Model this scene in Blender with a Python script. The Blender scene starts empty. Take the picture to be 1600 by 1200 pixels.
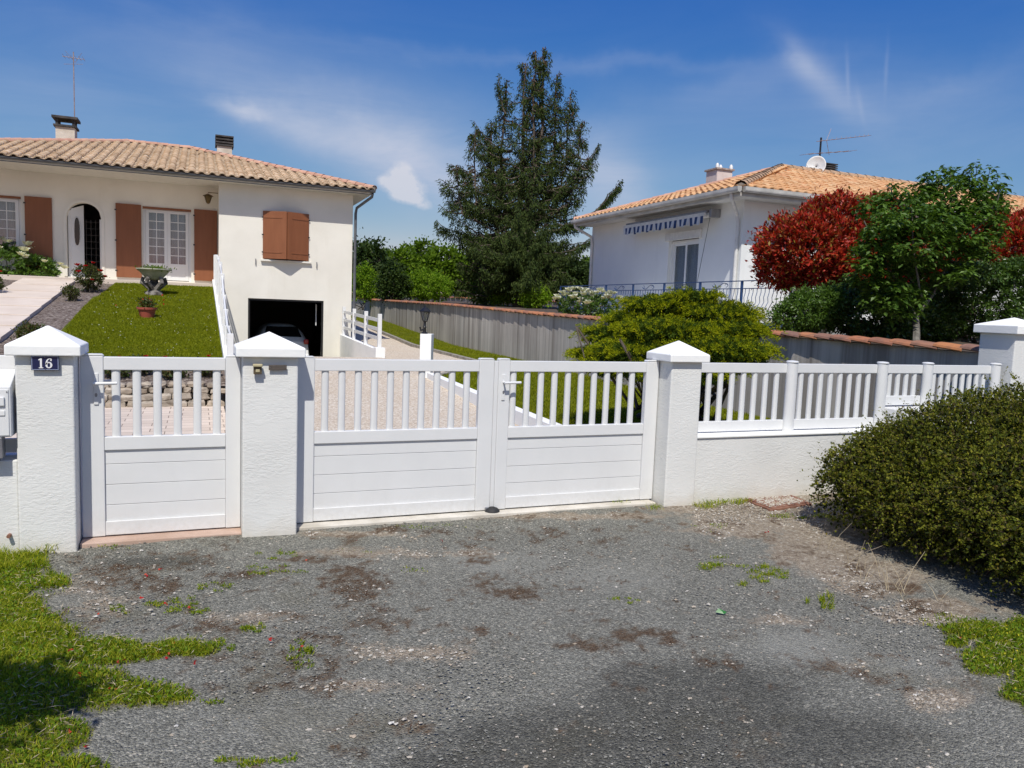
import bpy, math, random
import numpy as np
from math import sin, cos, pi, radians, sqrt, atan2
from mathutils import Matrix, Vector
random.seed(7); RNG = np.random.default_rng(11)
scene = bpy.context.scene
# ---------------------------------------------------------------- camera
F_PX, PITCH, ROLL, CAM_H, CAM_D, YAW = 1200.0, .0973, .0375, 1.687, 6.159, .3888
CAM = np.array([-CAM_D*sin(YAW), -CAM_D*cos(YAW), CAM_H])
_F = np.array([sin(YAW)*cos(PITCH), cos(YAW)*cos(PITCH), -sin(PITCH)])
_R = np.array([cos(YAW), -sin(YAW), 0.0]); _U = np.cross(_R, _F)
R2 = cos(ROLL)*_R + sin(ROLL)*_U; U2 = -sin(ROLL)*_R + cos(ROLL)*_U
cd = bpy.data.cameras.new('camera'); cam = bpy.data.objects.new('camera', cd); scene.collection.objects.link(cam)
cd.sensor_width = 36; cd.lens = 36*F_PX/1600; cd.clip_start = .05; cd.clip_end = 3000
cam.matrix_world = Matrix(((R2[0], U2[0], -_F[0], CAM[0]), (R2[1], U2[1], -_F[1], CAM[1]), (R2[2], U2[2], -_F[2], CAM[2]), (0, 0, 0, 1)))
scene.camera = cam
def ray(x, y): return _F + (x-800)/F_PX*R2 + (600-y)/F_PX*U2
def at(x, y, D): return CAM + ray(x, y)*D          # used only to look up where things of the photo stand
# ---------------------------------------------------------------- light
EL, AZ = radians(54), radians(202)
sd = bpy.data.lights.new('sun', 'SUN'); sd.energy = 4.15; sd.angle = radians(.53); sd.color = (1, .965, .885)
sun = bpy.data.objects.new('sun', sd); scene.collection.objects.link(sun)
sun.rotation_euler = Vector((sin(AZ)*cos(EL), cos(AZ)*cos(EL), sin(EL))).to_track_quat('Z', 'Y').to_euler()
world = bpy.data.worlds.new('World'); scene.world = world; world.use_nodes = True
wn = world.node_tree; wn.nodes.clear()
def N(nt, t, **kw):
    n = nt.nodes.new(t)
    for k, v in kw.items():
        if k.startswith('i_'): n.inputs[k[2:].replace('_', ' ')].default_value = v
        else: setattr(n, k, v)
    return n
def math_(nt, op, a, b=None, c=None, clamp=False):
    n = nt.nodes.new('ShaderNodeMath'); n.operation = op; n.use_clamp = clamp
    for i, x in enumerate((a, b, c)):
        if x is None: continue
        if isinstance(x, (int, float)): n.inputs[i].default_value = x
        else: nt.links.new(x, n.inputs[i])
    return n.outputs[0]
def build_world():
    nt = wn
    out = N(nt, 'ShaderNodeOutputWorld'); bg = N(nt, 'ShaderNodeBackground'); bg.inputs[1].default_value = .121
    sky = N(nt, 'ShaderNodeTexSky', sky_type='NISHITA', sun_disc=False, sun_elevation=EL, sun_rotation=AZ, air_density=1.0, dust_density=.6, ozone_density=2.6, altitude=60)
    tc = N(nt, 'ShaderNodeTexCoord'); sep = N(nt, 'ShaderNodeSeparateXYZ'); nt.links.new(tc.outputs['Generated'], sep.inputs[0])
    az = math_(nt, 'ARCTAN2', sep.outputs[0], sep.outputs[1]); el = math_(nt, 'ARCSINE', sep.outputs[2])
    co = N(nt, 'ShaderNodeCombineXYZ'); nt.links.new(az, co.inputs[0]); nt.links.new(el, co.inputs[1])
    def noise(scale, sx, sy, rot=0, det=6, rough=.6, dist=0.):
        mp = N(nt, 'ShaderNodeMapping'); nt.links.new(co.outputs[0], mp.inputs[0]); mp.inputs['Rotation'].default_value[2] = rot; mp.inputs['Scale'].default_value = (sx, sy, 1)
        n = N(nt, 'ShaderNodeTexNoise'); nt.links.new(mp.outputs[0], n.inputs[0]); n.inputs['Scale'].default_value = scale; n.inputs['Detail'].default_value = det; n.inputs['Roughness'].default_value = rough; n.inputs['Distortion'].default_value = dist
        return n.outputs[0]
    wob = noise(9, 1, 1, 0, 4)
    def blob(x, y, rx, ry, rot=0, wb=.0):
        d = ray(x, y); d = d/np.linalg.norm(d); a0, e0 = atan2(d[0], d[1]), math.asin(d[2])
        da = math_(nt, 'ADD', math_(nt, 'SUBTRACT', az, a0), math_(nt, 'MULTIPLY', math_(nt, 'SUBTRACT', wob, .5), wb))
        de = math_(nt, 'ADD', math_(nt, 'SUBTRACT', el, e0), math_(nt, 'MULTIPLY', math_(nt, 'SUBTRACT', wob, .5), -wb*.7))
        p = math_(nt, 'ADD', math_(nt, 'MULTIPLY', da, cos(rot)/rx), math_(nt, 'MULTIPLY', de, sin(rot)/rx))
        q = math_(nt, 'ADD', math_(nt, 'MULTIPLY', da, -sin(rot)/ry), math_(nt, 'MULTIPLY', de, cos(rot)/ry))
        r2 = math_(nt, 'ADD', math_(nt, 'MULTIPLY', p, p), math_(nt, 'MULTIPLY', q, q))
        return math_(nt, 'EXPONENT', math_(nt, 'MULTIPLY', r2, -1.0))
    def acc(lst):
        s = lst[0]
        for x in lst[1:]: s = math_(nt, 'ADD', s, x)
        return s
    wisp = noise(3.2, 1, 4.0, -.35, 9, .62, .6)
    wispm = math_(nt, 'MULTIPLY_ADD', wisp, 2.3, -.72, clamp=True)
    cir = acc([math_(nt, 'MULTIPLY', blob(x, y, rx, ry, rot, .08), w) for x, y, rx, ry, rot, w in (
        (560, 222, .19, .045, -.33, .50), (640, 262, .08, .03, -.3, .35), (430, 185, .08, .018, -.25, .45), (665, 275, .09, .05, -.2, .45), (945, 285, .05, .06, .3, .75),
        (375, 168, .03, .008, -.1, .8), (90, 170, .2, .05, .0, .28), (1255, 95, .035, .012, -.75, .5), (1300, 140, .06, .016, -.7, .4), (1450, 190, .2, .06, -.1, .2), (1180, 130, .09, .02, .2, .2), (1520, 120, .1, .02, .3, .15),
        (880, 98, .3, .009, -.02, .2), (1000, 250, .3, .07, 0, .2), (230, 60, .3, .05, .1, .15), (620, 190, .12, .05, -.1, .35))])
    cir = math_(nt, 'MULTIPLY', cir, math_(nt, 'ADD', math_(nt, 'MULTIPLY', wispm, .55), .42), clamp=True)
    gen = math_(nt, 'MULTIPLY', wispm, .03)
    con = acc([math_(nt, 'MULTIPLY', blob(x, y, rx, ry, rot, .004), w) for x, y, rx, ry, rot, w in ((1325, 118, .0022, .022, .12, .16), (1385, 110, .002, .025, .03, .13), (1345, 165, .003, .02, .25, .10))])
    base = acc([math_(nt, 'MULTIPLY', blob(x, y, rx, ry, rot, .003), w) for x, y, rx, ry, rot, w in ((629, 267, .012, .011, 0, 1.0), (620, 284, .019, .012, 0, .95), (601, 284, .009, .006, 0, .6), (641, 294, .018, .013, 0, .95), (632, 305, .020, .009, 0, .7), (658, 318, .017, .007, -.3, .6))])
    puff = noise(75, 1, 1.15, 0, 8, .62)
    cum = math_(nt, 'MULTIPLY_ADD', math_(nt, 'MULTIPLY', base, math_(nt, 'ADD', math_(nt, 'MULTIPLY', puff, 2.4), -.15)), 1.5, -.32, clamp=True)
    # the photo's saturated blue
    hs = nt.nodes.new('ShaderNodeCombineColor'); sc = nt.nodes.new('ShaderNodeSeparateColor'); nt.links.new(sky.outputs[0], sc.inputs[0])
    for i, (tgt, ref, g) in enumerate(((2.2, 3.87, 2.05), (3.5, 5.63, 1.25), (4.75, 6.97, .42))):
        nt.links.new(math_(nt, 'MULTIPLY', math_(nt, 'POWER', math_(nt, 'DIVIDE', sc.outputs[i], ref), g), tgt), hs.inputs[i])
    def mixc(f, a, col):
        m = N(nt, 'ShaderNodeMix', data_type='RGBA'); nt.links.new(f, m.inputs['Factor']); nt.links.new(a, m.inputs['A']); m.inputs['B'].default_value = col; return m.outputs['Result']
    c = mixc(math_(nt, 'ADD', gen, math_(nt, 'ADD', cir, con), clamp=True), hs.outputs[0], (3.9, 4.4, 5.6, 1))
    c = mixc(math_(nt, 'MULTIPLY', cum, .8), c, (5.3, 5.4, 6.0, 1))
    nt.links.new(c, bg.inputs[0]); nt.links.new(bg.outputs[0], out.inputs[0])
build_world()
scene.view_settings.view_transform = 'Standard'; scene.view_settings.look = 'None'
scene.view_settings.exposure = .05; scene.view_settings.gamma = 1; scene.view_settings.use_curve_mapping = False
# ---------------------------------------------------------------- materials
def new_mat(name):
    m = bpy.data.materials.new(name); m.use_nodes = True; nt = m.node_tree; nt.nodes.clear()
    o = nt.nodes.new('ShaderNodeOutputMaterial'); b = nt.nodes.new('ShaderNodeBsdfPrincipled'); nt.links.new(b.outputs[0], o.inputs[0])
    return m, nt, b, o
def coord(nt, scale=(1, 1, 1)):
    g = N(nt, 'ShaderNodeNewGeometry'); mp = N(nt, 'ShaderNodeMapping'); nt.links.new(g.outputs['Position'], mp.inputs[0]); mp.inputs['Scale'].default_value = scale
    return mp.outputs[0]
def tnoise(nt, scale, stretch=(1, 1, 1), det=5, rough=.55, dist=0., vec=None):
    n = N(nt, 'ShaderNodeTexNoise'); nt.links.new(vec or coord(nt, stretch), n.inputs[0])
    n.inputs['Scale'].default_value = scale; n.inputs['Detail'].default_value = det; n.inputs['Roughness'].default_value = rough; n.inputs['Distortion'].default_value = dist
    return n.outputs[0]
def ramp(nt, f, stops, interp='LINEAR'):
    r = N(nt, 'ShaderNodeValToRGB'); nt.links.new(f, r.inputs[0]); cr = r.color_ramp; cr.interpolation = interp
    while len(cr.elements) < len(stops): cr.elements.new(.5)
    for e, (p, c) in zip(cr.elements, stops): e.position = p; e.color = (*c, 1) if len(c) == 3 else c
    return r.outputs[0]
def mix(nt, f, a, b, blend='MIX'):
    m = N(nt, 'ShaderNodeMix', data_type='RGBA', blend_type=blend)
    for k, x in (('Factor', f), ('A', a), ('B', b)):
        if isinstance(x, (int, float)): m.inputs[k].default_value = x
        elif isinstance(x, tuple): m.inputs[k].default_value = (*x, 1)
        else: nt.links.new(x, m.inputs[k])
    return m.outputs['Result']
def bump(nt, b, h, strength=.3, dist=.01):
    n = N(nt, 'ShaderNodeBump'); n.inputs['Strength'].default_value = strength; n.inputs['Distance'].default_value = dist
    nt.links.new(h, n.inputs['Height']); nt.links.new(n.outputs[0], b.inputs['Normal'])
def simple(name, c1, c2=None, scale=8, rough=.7, bs=None, bscale=60, bd=.003, stretch=(1, 1, 1), bstretch=None, metal=0, spec=.5, lo=.35, hi=.65, det=6):
    m, nt, b, o = new_mat(name)
    if c2: nt.links.new(ramp(nt, tnoise(nt, scale, stretch, det), [(lo, c1), (hi, c2)]), b.inputs['Base Color'])
    else: b.inputs['Base Color'].default_value = (*c1, 1)
    b.inputs['Roughness'].default_value = rough; b.inputs['Metallic'].default_value = metal; b.inputs['Specular IOR Level'].default_value = spec
    if bs: bump(nt, b, tnoise(nt, bscale, bstretch or stretch, 4), bs, bd)
    return m
def leafmat(name, cols, rough=.5, trans=.35, spec=.3, tint=None):
    m, nt, b, o = new_mat(name)
    g = N(nt, 'ShaderNodeNewGeometry')
    stops = [(i/(max(1, len(cols)-1)), c) for i, c in enumerate(cols)]
    c = ramp(nt, g.outputs['Random Per Island'], stops)
    c = mix(nt, .45, c, mix(nt, tnoise(nt, 1.7, det=3), (.35, .35, .35), (1.35, 1.35, 1.35)), 'MULTIPLY')
    nt.links.new(c, b.inputs['Base Color']); b.inputs['Roughness'].default_value = rough; b.inputs['Specular IOR Level'].default_value = spec
    t = N(nt, 'ShaderNodeBsdfTranslucent'); nt.links.new(mix(nt, 1., c, (1.2, 1.25, .6), 'MULTIPLY'), t.inputs[0])
    ms = N(nt, 'ShaderNodeMixShader'); ms.inputs[0].default_value = trans; nt.links.new(b.outputs[0], ms.inputs[1]); nt.links.new(t.outputs[0], ms.inputs[2]); nt.links.new(ms.outputs[0], o.inputs[0])
    return m
M = {}
def alumat():
    m, nt, b, o = new_mat('white_lacquer'); sep = N(nt, 'ShaderNodeSeparateXYZ'); nt.links.new(coord(nt), sep.inputs[0])
    c = ramp(nt, tnoise(nt, 3), [(.35, (.685, .69, .688)), (.65, (.715, .72, .718))])
    dust = math_(nt, 'MULTIPLY', math_(nt, 'SUBTRACT', .26, sep.outputs[2]), 4.0, clamp=True)
    c = mix(nt, math_(nt, 'MULTIPLY', math_(nt, 'MULTIPLY', dust, math_(nt, 'MULTIPLY_ADD', tnoise(nt, 26, det=8, rough=.75), 2.6, -.95, clamp=True)), .45), c, (.42, .38, .31))
    c = mix(nt, math_(nt, 'MULTIPLY_ADD', tnoise(nt, 9, (1, 1, .2), 7), 1.4, -.85, clamp=True), c, (.62, .622, .61))
    nt.links.new(c, b.inputs['Base Color']); nt.links.new(ramp(nt, tnoise(nt, 14, det=6), [(.3, (.3, .3, .3)), (.7, (.5, .5, .5))]), b.inputs['Roughness']); bump(nt, b, tnoise(nt, 5), .08, .004); return m
M['alu'] = alumat()
def plaster(name, c1, c2, strength=.55, scale=26, stretch=(.55, .55, 2.2), dirt=True):
    m, nt, b, o = new_mat(name)
    c = ramp(nt, tnoise(nt, 2.2, det=7), [(.3, c1), (.7, c2)])
    if dirt:
        sep = N(nt, 'ShaderNodeSeparateXYZ'); nt.links.new(coord(nt), sep.inputs[0])
        lowd = math_(nt, 'MULTIPLY', math_(nt, 'SUBTRACT', .30, math_(nt, 'ADD', sep.outputs[2], math_(nt, 'MULTIPLY', tnoise(nt, 6), .25))), 4.5, clamp=True)
        c = mix(nt, math_(nt, 'MULTIPLY', lowd, .55), c, (.50, .42, .30))
        c = mix(nt, math_(nt, 'MULTIPLY_ADD', tnoise(nt, 5, (1, 1, .15), 6), 1.6, -1.0, clamp=True), c, (.52, .52, .50))
    nt.links.new(c, b.inputs['Base Color']); b.inputs['Roughness'].default_value = .85; b.inputs['Specular IOR Level'].default_value = .2
    hm = math_(nt, 'MULTIPLY_ADD', tnoise(nt, 4.5, (1, 1, 1.5), 4), 2.4, -.75, clamp=True)
    h = math_(nt, 'ADD', math_(nt, 'MULTIPLY', ramp(nt, tnoise(nt, scale, stretch, 3, .5, .8), [(.38, (0, 0, 0)), (.62, (1, 1, 1))]), hm), math_(nt, 'MULTIPLY', tnoise(nt, 110), .35))
    bump(nt, b, h, strength, .006)
    return m
M['plaster'] = plaster('rough_white_render', (.68, .68, .655), (.74, .74, .715), .32, 30, (.8, .8, 2.0))
M['cap'] = plaster('smooth_white_render', (.84, .84, .82), (.89, .89, .87), .22, 14, (1, 1, 1), False)
m, nt, b, o = new_mat('cream_render')
c = ramp(nt, tnoise(nt, .9, det=6), [(.35, (.73, .70, .625)), (.65, (.80, .77, .695))])
c = mix(nt, math_(nt, 'MULTIPLY', math_(nt, 'MULTIPLY_ADD', tnoise(nt, 1.6, (1, 1, .12), 8, .7), 2.6, -1.45, clamp=True), .5), c, (.56, .51, .42))
c = mix(nt, math_(nt, 'MULTIPLY', math_(nt, 'MULTIPLY_ADD', tnoise(nt, 5, det=8, rough=.7), 2.2, -1.3, clamp=True), .35), c, (.56, .51, .42))
nt.links.new(c, b.inputs['Base Color']); b.inputs['Roughness'].default_value = .9; b.inputs['Specular IOR Level'].default_value = .15; bump(nt, b, tnoise(nt, 80), .25, .004)
M['house'] = m
m, nt, b, o = new_mat('white_render')
c = ramp(nt, tnoise(nt, .9, det=6), [(.35, (.76, .77, .75)), (.65, (.82, .825, .80))])
c = mix(nt, math_(nt, 'MULTIPLY', math_(nt, 'MULTIPLY_ADD', tnoise(nt, 1.6, (1, 1, .12), 8, .7), 2.6, -1.45, clamp=True), .5), c, (.55, .55, .53))
c = mix(nt, math_(nt, 'MULTIPLY', math_(nt, 'MULTIPLY_ADD', tnoise(nt, 5, det=8, rough=.7), 2.2, -1.3, clamp=True), .35), c, (.55, .55, .53))
nt.links.new(c, b.inputs['Base Color']); b.inputs['Roughness'].default_value = .9; b.inputs['Specular IOR Level'].default_value = .15; bump(nt, b, tnoise(nt, 80), .25, .004)
M['house2'] = m
M['soffit'] = simple('soffit_plaster', (.62, .59, .53), (.70, .67, .60), rough=.9)
M['soffit2'] = simple('soffit_white', (.62, .61, .58), (.72, .71, .68), rough=.9)
M['wood'] = simple('shutter_paint', (.215, .072, .026), (.245, .086, .033), scale=3, rough=.55, stretch=(3, 3, .4), bs=.1, bscale=30, bd=.002)
M['frame'] = simple('window_frame_paint', (.74, .74, .73), None, rough=.4)
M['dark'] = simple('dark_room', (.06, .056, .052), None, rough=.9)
M['gutter'] = simple('grey_gutter', (.085, .09, .10), (.13, .135, .145), rough=.4, scale=4)
M['gutterw'] = simple('cream_gutter', (.42, .41, .38), (.58, .56, .52), rough=.5, scale=3)
M['black'] = simple('black_metal', (.012, .012, .013), None, rough=.4)
M['rubber'] = simple('black_rubber', (.02, .02, .021), None, rough=.7)
M['steel'] = simple('dull_steel', (.25, .25, .26), (.35, .35, .36), rough=.45, metal=.7)
M['aerial'] = simple('aerial_metal', (.30, .20, .18), (.42, .36, .34), rough=.5, metal=.3)
M['dish'] = simple('dish_grey', (.62, .62, .61), (.7, .7, .69), rough=.5)
M['blue'] = simple('blue_railing_paint', (.025, .065, .17), (.04, .09, .22), rough=.5, scale=10)
M['curtain'] = simple('net_curtain', (.55, .56, .57), (.70, .70, .70), scale=14, rough=.95, stretch=(6, 6, .2))
M['slab'] = simple('pink_concrete_slab', (.62, .52, .43), (.70, .60, .51), scale=1.5, rough=.9, bs=.3, bscale=70)
M['kerb'] = simple('kerb_concrete', (.20, .18, .15), (.36, .33, .28), scale=5, rough=.95, bs=.5, bscale=40, bd=.01)
M['bark'] = simple('bark', (.055, .04, .03), (.13, .105, .08), scale=10, rough=.95, bs=.6, bscale=30, bd=.02, stretch=(1, 1, .25))
M['barkgrey'] = simple('grey_bark', (.09, .08, .065), (.20, .185, .155), scale=10, rough=.95, bs=.6, bscale=30, bd=.02, stretch=(1, 1, .25))
M['twig'] = simple('twig', (.07, .045, .028), (.16, .11, .07), scale=12, rough=.9)
M['straw'] = simple('dry_stalk', (.34, .27, .17), (.52, .44, .30), scale=12, rough=.9)
M['terracotta'] = simple('pot_plastic', (.33, .075, .05), (.38, .09, .06), rough=.5)
M['urn'] = simple('mossy_cast_stone', (.30, .32, .22), (.48, .46, .36), scale=5, rough=.95, bs=.4, bscale=40)
M['urnleg'] = simple('dark_cast_stone', (.05, .042, .035), (.22, .20, .18), scale=7, rough=.95, bs=.5, bscale=30, lo=.4, hi=.6)
M['soil'] = simple('soil', (.05, .034, .022), (.11, .08, .055), scale=12, rough=1, bs=.8, bscale=50, bd=.02)
M['navy'] = simple('navy_enamel', (.012, .018, .07), None, rough=.22)
M['enamel'] = simple('white_enamel', (.8, .8, .8), None, rough=.25)
M['navy_edge'] = simple('pale_blue_enamel', (.35, .40, .55), None, rough=.3)
M['bell'] = simple('aged_ivory_plastic', (.42, .36, .20), (.5, .44, .27), rough=.5, scale=30)
M['belldark'] = simple('brown_plastic', (.10, .075, .04), None, rough=.4)
M['plate'] = simple('weathered_name_plate', (.06, .048, .04), (.12, .10, .085), scale=60, rough=.45, stretch=(1, 1, 5))
M['carpaint'] = simple('silver_white_car_paint', (.86, .87, .88), None, rough=.25)
M['carglass'] = simple('car_glass', (.01, .01, .012), None, rough=.08)
M['red'] = simple('red_lens', (.45, .015, .012), None, rough=.2)
M['brick'] = simple('old_chimney_brick', (.28, .20, .17), (.44, .36, .31), rough=.9, scale=14)
M['chimney'] = simple('chimney_render', (.50, .44, .36), (.66, .60, .52), scale=3, rough=.9, bs=.3)
M['chimneytop'] = simple('sooty_concrete', (.03, .028, .028), (.075, .068, .065), scale=5, rough=.9)
M['chimpink'] = simple('pinkish_render', (.62, .50, .46), (.70, .60, .56), scale=3, rough=.9)
M['rust'] = simple('rusty_iron', (.13, .05, .03), (.26, .13, .085), scale=14, rough=.9, bs=.5)
M['plinth'] = simple('light_threshold_concrete', (.48, .44, .37), (.66, .62, .55), scale=5, rough=.9, bs=.4)
M['sill_red'] = simple('terracotta_sill', (.42, .29, .22), (.52, .38, .31), scale=6, rough=.9, bs=.3)
M['brass'] = simple('aged_brass', (.09, .06, .025), (.2, .14, .06), rough=.4, metal=.8, scale=20)
def glass(name, tintc=(.55, .6, .66), refl=.22):
    m, nt, b, o = new_mat(name)
    t = N(nt, 'ShaderNodeBsdfTransparent'); t.inputs[0].default_value = (*tintc, 1); g = N(nt, 'ShaderNodeBsdfGlossy'); g.inputs['Roughness'].default_value = .02
    ms = N(nt, 'ShaderNodeMixShader'); ms.inputs[0].default_value = refl; nt.links.new(t.outputs[0], ms.inputs[1]); nt.links.new(g.outputs[0], ms.inputs[2]); nt.links.new(ms.outputs[0], o.inputs[0])
    return m
M['glass'] = glass('window_glass', (.72, .76, .80), .10)
M['lampglass'] = glass('lantern_glass', (.8, .8, .8), .1)
def tilemat(name, cols, dark, dirt=.5):
    m, nt, b, o = new_mat(name)
    g = N(nt, 'ShaderNodeNewGeometry')
    c = ramp(nt, g.outputs['Random Per Island'], [(i/(len(cols)-1), x) for i, x in enumerate(cols)])
    c = mix(nt, math_(nt, 'MULTIPLY', math_(nt, 'MULTIPLY_ADD', tnoise(nt, 7, det=7), 3, -1.35, clamp=True), dirt), c, dark)
    c = mix(nt, math_(nt, 'MULTIPLY_ADD', tnoise(nt, 1.1, det=5), 2.0, -.9, clamp=True), c, mix(nt, .5, c, dark))
    nt.links.new(c, b.inputs['Base Color']); b.inputs['Roughness'].default_value = .9; b.inputs['Specular IOR Level'].default_value = .2
    bump(nt, b, tnoise(nt, 60), .3, .005)
    return m
M['tile1'] = tilemat('pale_roman_tile', [(.55, .39, .25), (.66, .50, .34), (.50, .355, .225), (.71, .545, .38), (.61, .44, .28)], (.27, .20, .125), .6)
M['tile2'] = tilemat('orange_roman_tile', [(.60, .33, .15), (.69, .40, .20), (.54, .29, .13), (.71, .47, .26), (.58, .28, .13)], (.30, .17, .10), .5)
M['ridge1'] = tilemat('pink_ridge_tile', [(.55, .30, .22), (.62, .37, .27), (.50, .27, .20)], (.25, .17, .12), .5)
M['ridge2'] = tilemat('mortared_ridge_tile', [(.45, .29, .18), (.52, .35, .23)], (.20, .16, .12), .8)
M['captile'] = tilemat('wall_cap_tile', [(.42, .16, .085), (.50, .21, .10), (.34, .14, .08), (.30, .16, .12), (.55, .22, .08)], (.13, .09, .075), .85)
def wallmat():
    m, nt, b, o = new_mat('streaked_old_concrete')
    c = ramp(nt, tnoise(nt, 1.2, det=5), [(.3, (.50, .455, .41)), (.7, (.62, .575, .52))])
    s = ramp(nt, tnoise(nt, 2.4, (1, 1, .03), 6, .7), [(.42, (0, 0, 0)), (.64, (1, 1, 1))])
    c = mix(nt, math_(nt, 'MULTIPLY', s, .72), c, (.15, .125, .11))
    s2 = ramp(nt, tnoise(nt, 9, (1, 1, .02), 4, .6), [(.50, (0, 0, 0)), (.72, (1, 1, 1))])
    c = mix(nt, math_(nt, 'MULTIPLY', s2, .55), c, (.13, .11, .10))
    s3 = ramp(nt, tnoise(nt, .5, (1, 1, .1), 3, .6), [(.35, (1, 1, 1)), (.5, (0, 0, 0))])
    c = mix(nt, math_(nt, 'MULTIPLY', s3, .35), c, (.6, .58, .54))
    nt.links.new(c, b.inputs['Base Color']); b.inputs['Roughness'].default_value = .95; b.inputs['Specular IOR Level'].default_value = .15
    bump(nt, b, tnoise(nt, 40), .4, .006); return m
M['oldwall'] = wallmat()
# ---------------------------------------------------------------- mesh helpers
C = scene.collection
def tag(o, label=None, cat=None, group=None, kind=None):
    for k, v in (('label', label), ('category', cat), ('group', group), ('kind', kind)):
        if v: o[k] = v
    return o
def root(name, loc, label, cat, group=None):
    o = bpy.data.objects.new(name, None); C.objects.link(o); o.location = loc; o.empty_display_size = .1
    return tag(o, label, cat, group)
def wloc(p):
    v = Vector((0, 0, 0))
    while p: v += p.location; p = p.parent
    return np.array(v)
def npmesh(name, V, Fl, material, parent=None, smooth=False):
    """V (n,3); Fl: array (m,k) or list of such arrays (different k)."""
    V = np.asarray(V, dtype=np.float32)
    if parent is not None: V = V - wloc(parent).astype(np.float32)
    if not isinstance(Fl, list): Fl = [Fl]
    Fl = [np.asarray(f, dtype=np.int32) for f in Fl if len(f)]
    me = bpy.data.meshes.new(name)
    me.vertices.add(len(V)); me.vertices.foreach_set('co', V.ravel())
    loops = np.concatenate([f.ravel() for f in Fl]); tot = np.concatenate([np.full(len(f), f.shape[1], np.int32) for f in Fl])
    start = np.concatenate([[0], np.cumsum(tot)[:-1]]).astype(np.int32)
    me.loops.add(len(loops)); me.loops.foreach_set('vertex_index', loops)
    me.polygons.add(len(tot)); me.polygons.foreach_set('loop_start', start); me.polygons.foreach_set('loop_total', tot)
    me.polygons.foreach_set('use_smooth', np.full(len(tot), smooth, dtype=bool))
    me.update(calc_edges=True); me.validate()
    me.materials.append(material)
    o = bpy.data.objects.new(name, me); C.objects.link(o)
    if parent is not None: o.parent = parent
    return o
class MB:
    def __init__(s): s.v = []; s.f = []
    def add(s, vs, fs):
        n = len(s.v); s.v += [tuple(map(float, x)) for x in vs]; s.f += [tuple(i+n for i in f) for f in fs]; return s
    def box(s, a, b, c, d, e, f):
        a, b = min(a, b), max(a, b); c, d = min(c, d), max(c, d); e, f = min(e, f), max(e, f)
        return s.add([(a, c, e), (b, c, e), (b, d, e), (a, d, e), (a, c, f), (b, c, f), (b, d, f), (a, d, f)], [(0, 3, 2, 1), (4, 5, 6, 7), (0, 1, 5, 4), (1, 2, 6, 5), (2, 3, 7, 6), (3, 0, 4, 7)])
    def hexa(s, P): return s.add(P, [(0, 3, 2, 1), (4, 5, 6, 7), (0, 1, 5, 4), (1, 2, 6, 5), (2, 3, 7, 6), (3, 0, 4, 7)])
    def tube(s, pts, r, n=8, caps=True):
        pts = [np.array(p, float) for p in pts]; rs = r if hasattr(r, '__len__') else [r]*len(pts); vs = []; prev = None
        for i, p in enumerate(pts):
            d = pts[min(i+1, len(pts)-1)] - pts[max(i-1, 0)]; d = d/(np.linalg.norm(d)+1e-9)
            if prev is None: a = np.cross(d, [0, 0, 1.]) if abs(d[2]) < .9 else np.cross(d, [1., 0, 0])
            else: a = prev - d*(prev@d)
            a = a/(np.linalg.norm(a)+1e-9); prev = a; b = np.cross(d, a)
            vs += [p + rs[i]*(cos(2*pi*k/n)*a + sin(2*pi*k/n)*b) for k in range(n)]
        fs = [(i*n+k, i*n+(k+1) % n, (i+1)*n+(k+1) % n, (i+1)*n+k) for i in range(len(pts)-1) for k in range(n)]
        if caps: fs += [tuple(range(n-1, -1, -1)), tuple((len(pts)-1)*n+k for k in range(n))]
        return s.add(vs, fs)
    def lathe(s, cx, cy, prof, n=24):
        vs = [(cx+r*cos(2*pi*k/n), cy+r*sin(2*pi*k/n), z) for r, z in prof for k in range(n)]
        fs = [(i*n+k, i*n+(k+1) % n, (i+1)*n+(k+1) % n, (i+1)*n+k) for i in range(len(prof)-1) for k in range(n)]
        return s.add(vs, fs)
    def prism(s, poly, axis, a, b):
        """poly list of 2D pts extruded along axis 0/1/2 from a to b"""
        n = len(poly)
        def P(q, w):
            q = list(q); q.insert(axis, w); return q
        vs = [P(q, a) for q in poly] + [P(q, b) for q in poly]
        fs = [tuple(range(n-1, -1, -1)), tuple(range(n, 2*n))] + [(i, (i+1) % n, n+(i+1) % n, n+i) for i in range(n)]
        return s.add(vs, fs)
    def pyramid(s, a, b, c, d, e, top):
        m = ((a+b)/2, (c+d)/2, top); return s.add([(a, c, e), (b, c, e), (b, d, e), (a, d, e), m], [(0, 3, 2, 1), (0, 1, 4), (1, 2, 4), (2, 3, 4), (3, 0, 4)])
    def build(s, name, mat, parent=None, bevel=0, smooth=False, seg=2):
        V = np.array(s.v, float)
        if parent is not None: V = V - wloc(parent)
        me = bpy.data.meshes.new(name); me.from_pydata(V.tolist(), [], s.f); me.materials.append(mat)
        import bmesh
        bm = bmesh.new(); bm.from_mesh(me); bmesh.ops.recalc_face_normals(bm, faces=bm.faces); bm.to_mesh(me); bm.free()
        if smooth:
            me.shade_smooth()
            try: me.set_sharp_from_angle(angle=radians(40))
            except Exception: pass
        o = bpy.data.objects.new(name, me); C.objects.link(o)
        if parent is not None: o.parent = parent
        if bevel:
            md = o.modifiers.new('bevel', 'BEVEL'); md.width = bevel; md.segments = seg; md.limit_method = 'ANGLE'; md.angle_limit = radians(40)
            md.harden_normals = False
        return o
def copy_tree(o, parent=None):
    c = o.copy(); C.objects.link(c); c.parent = parent
    for ch in list(o.children): copy_tree(ch, c)
    return c
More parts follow.
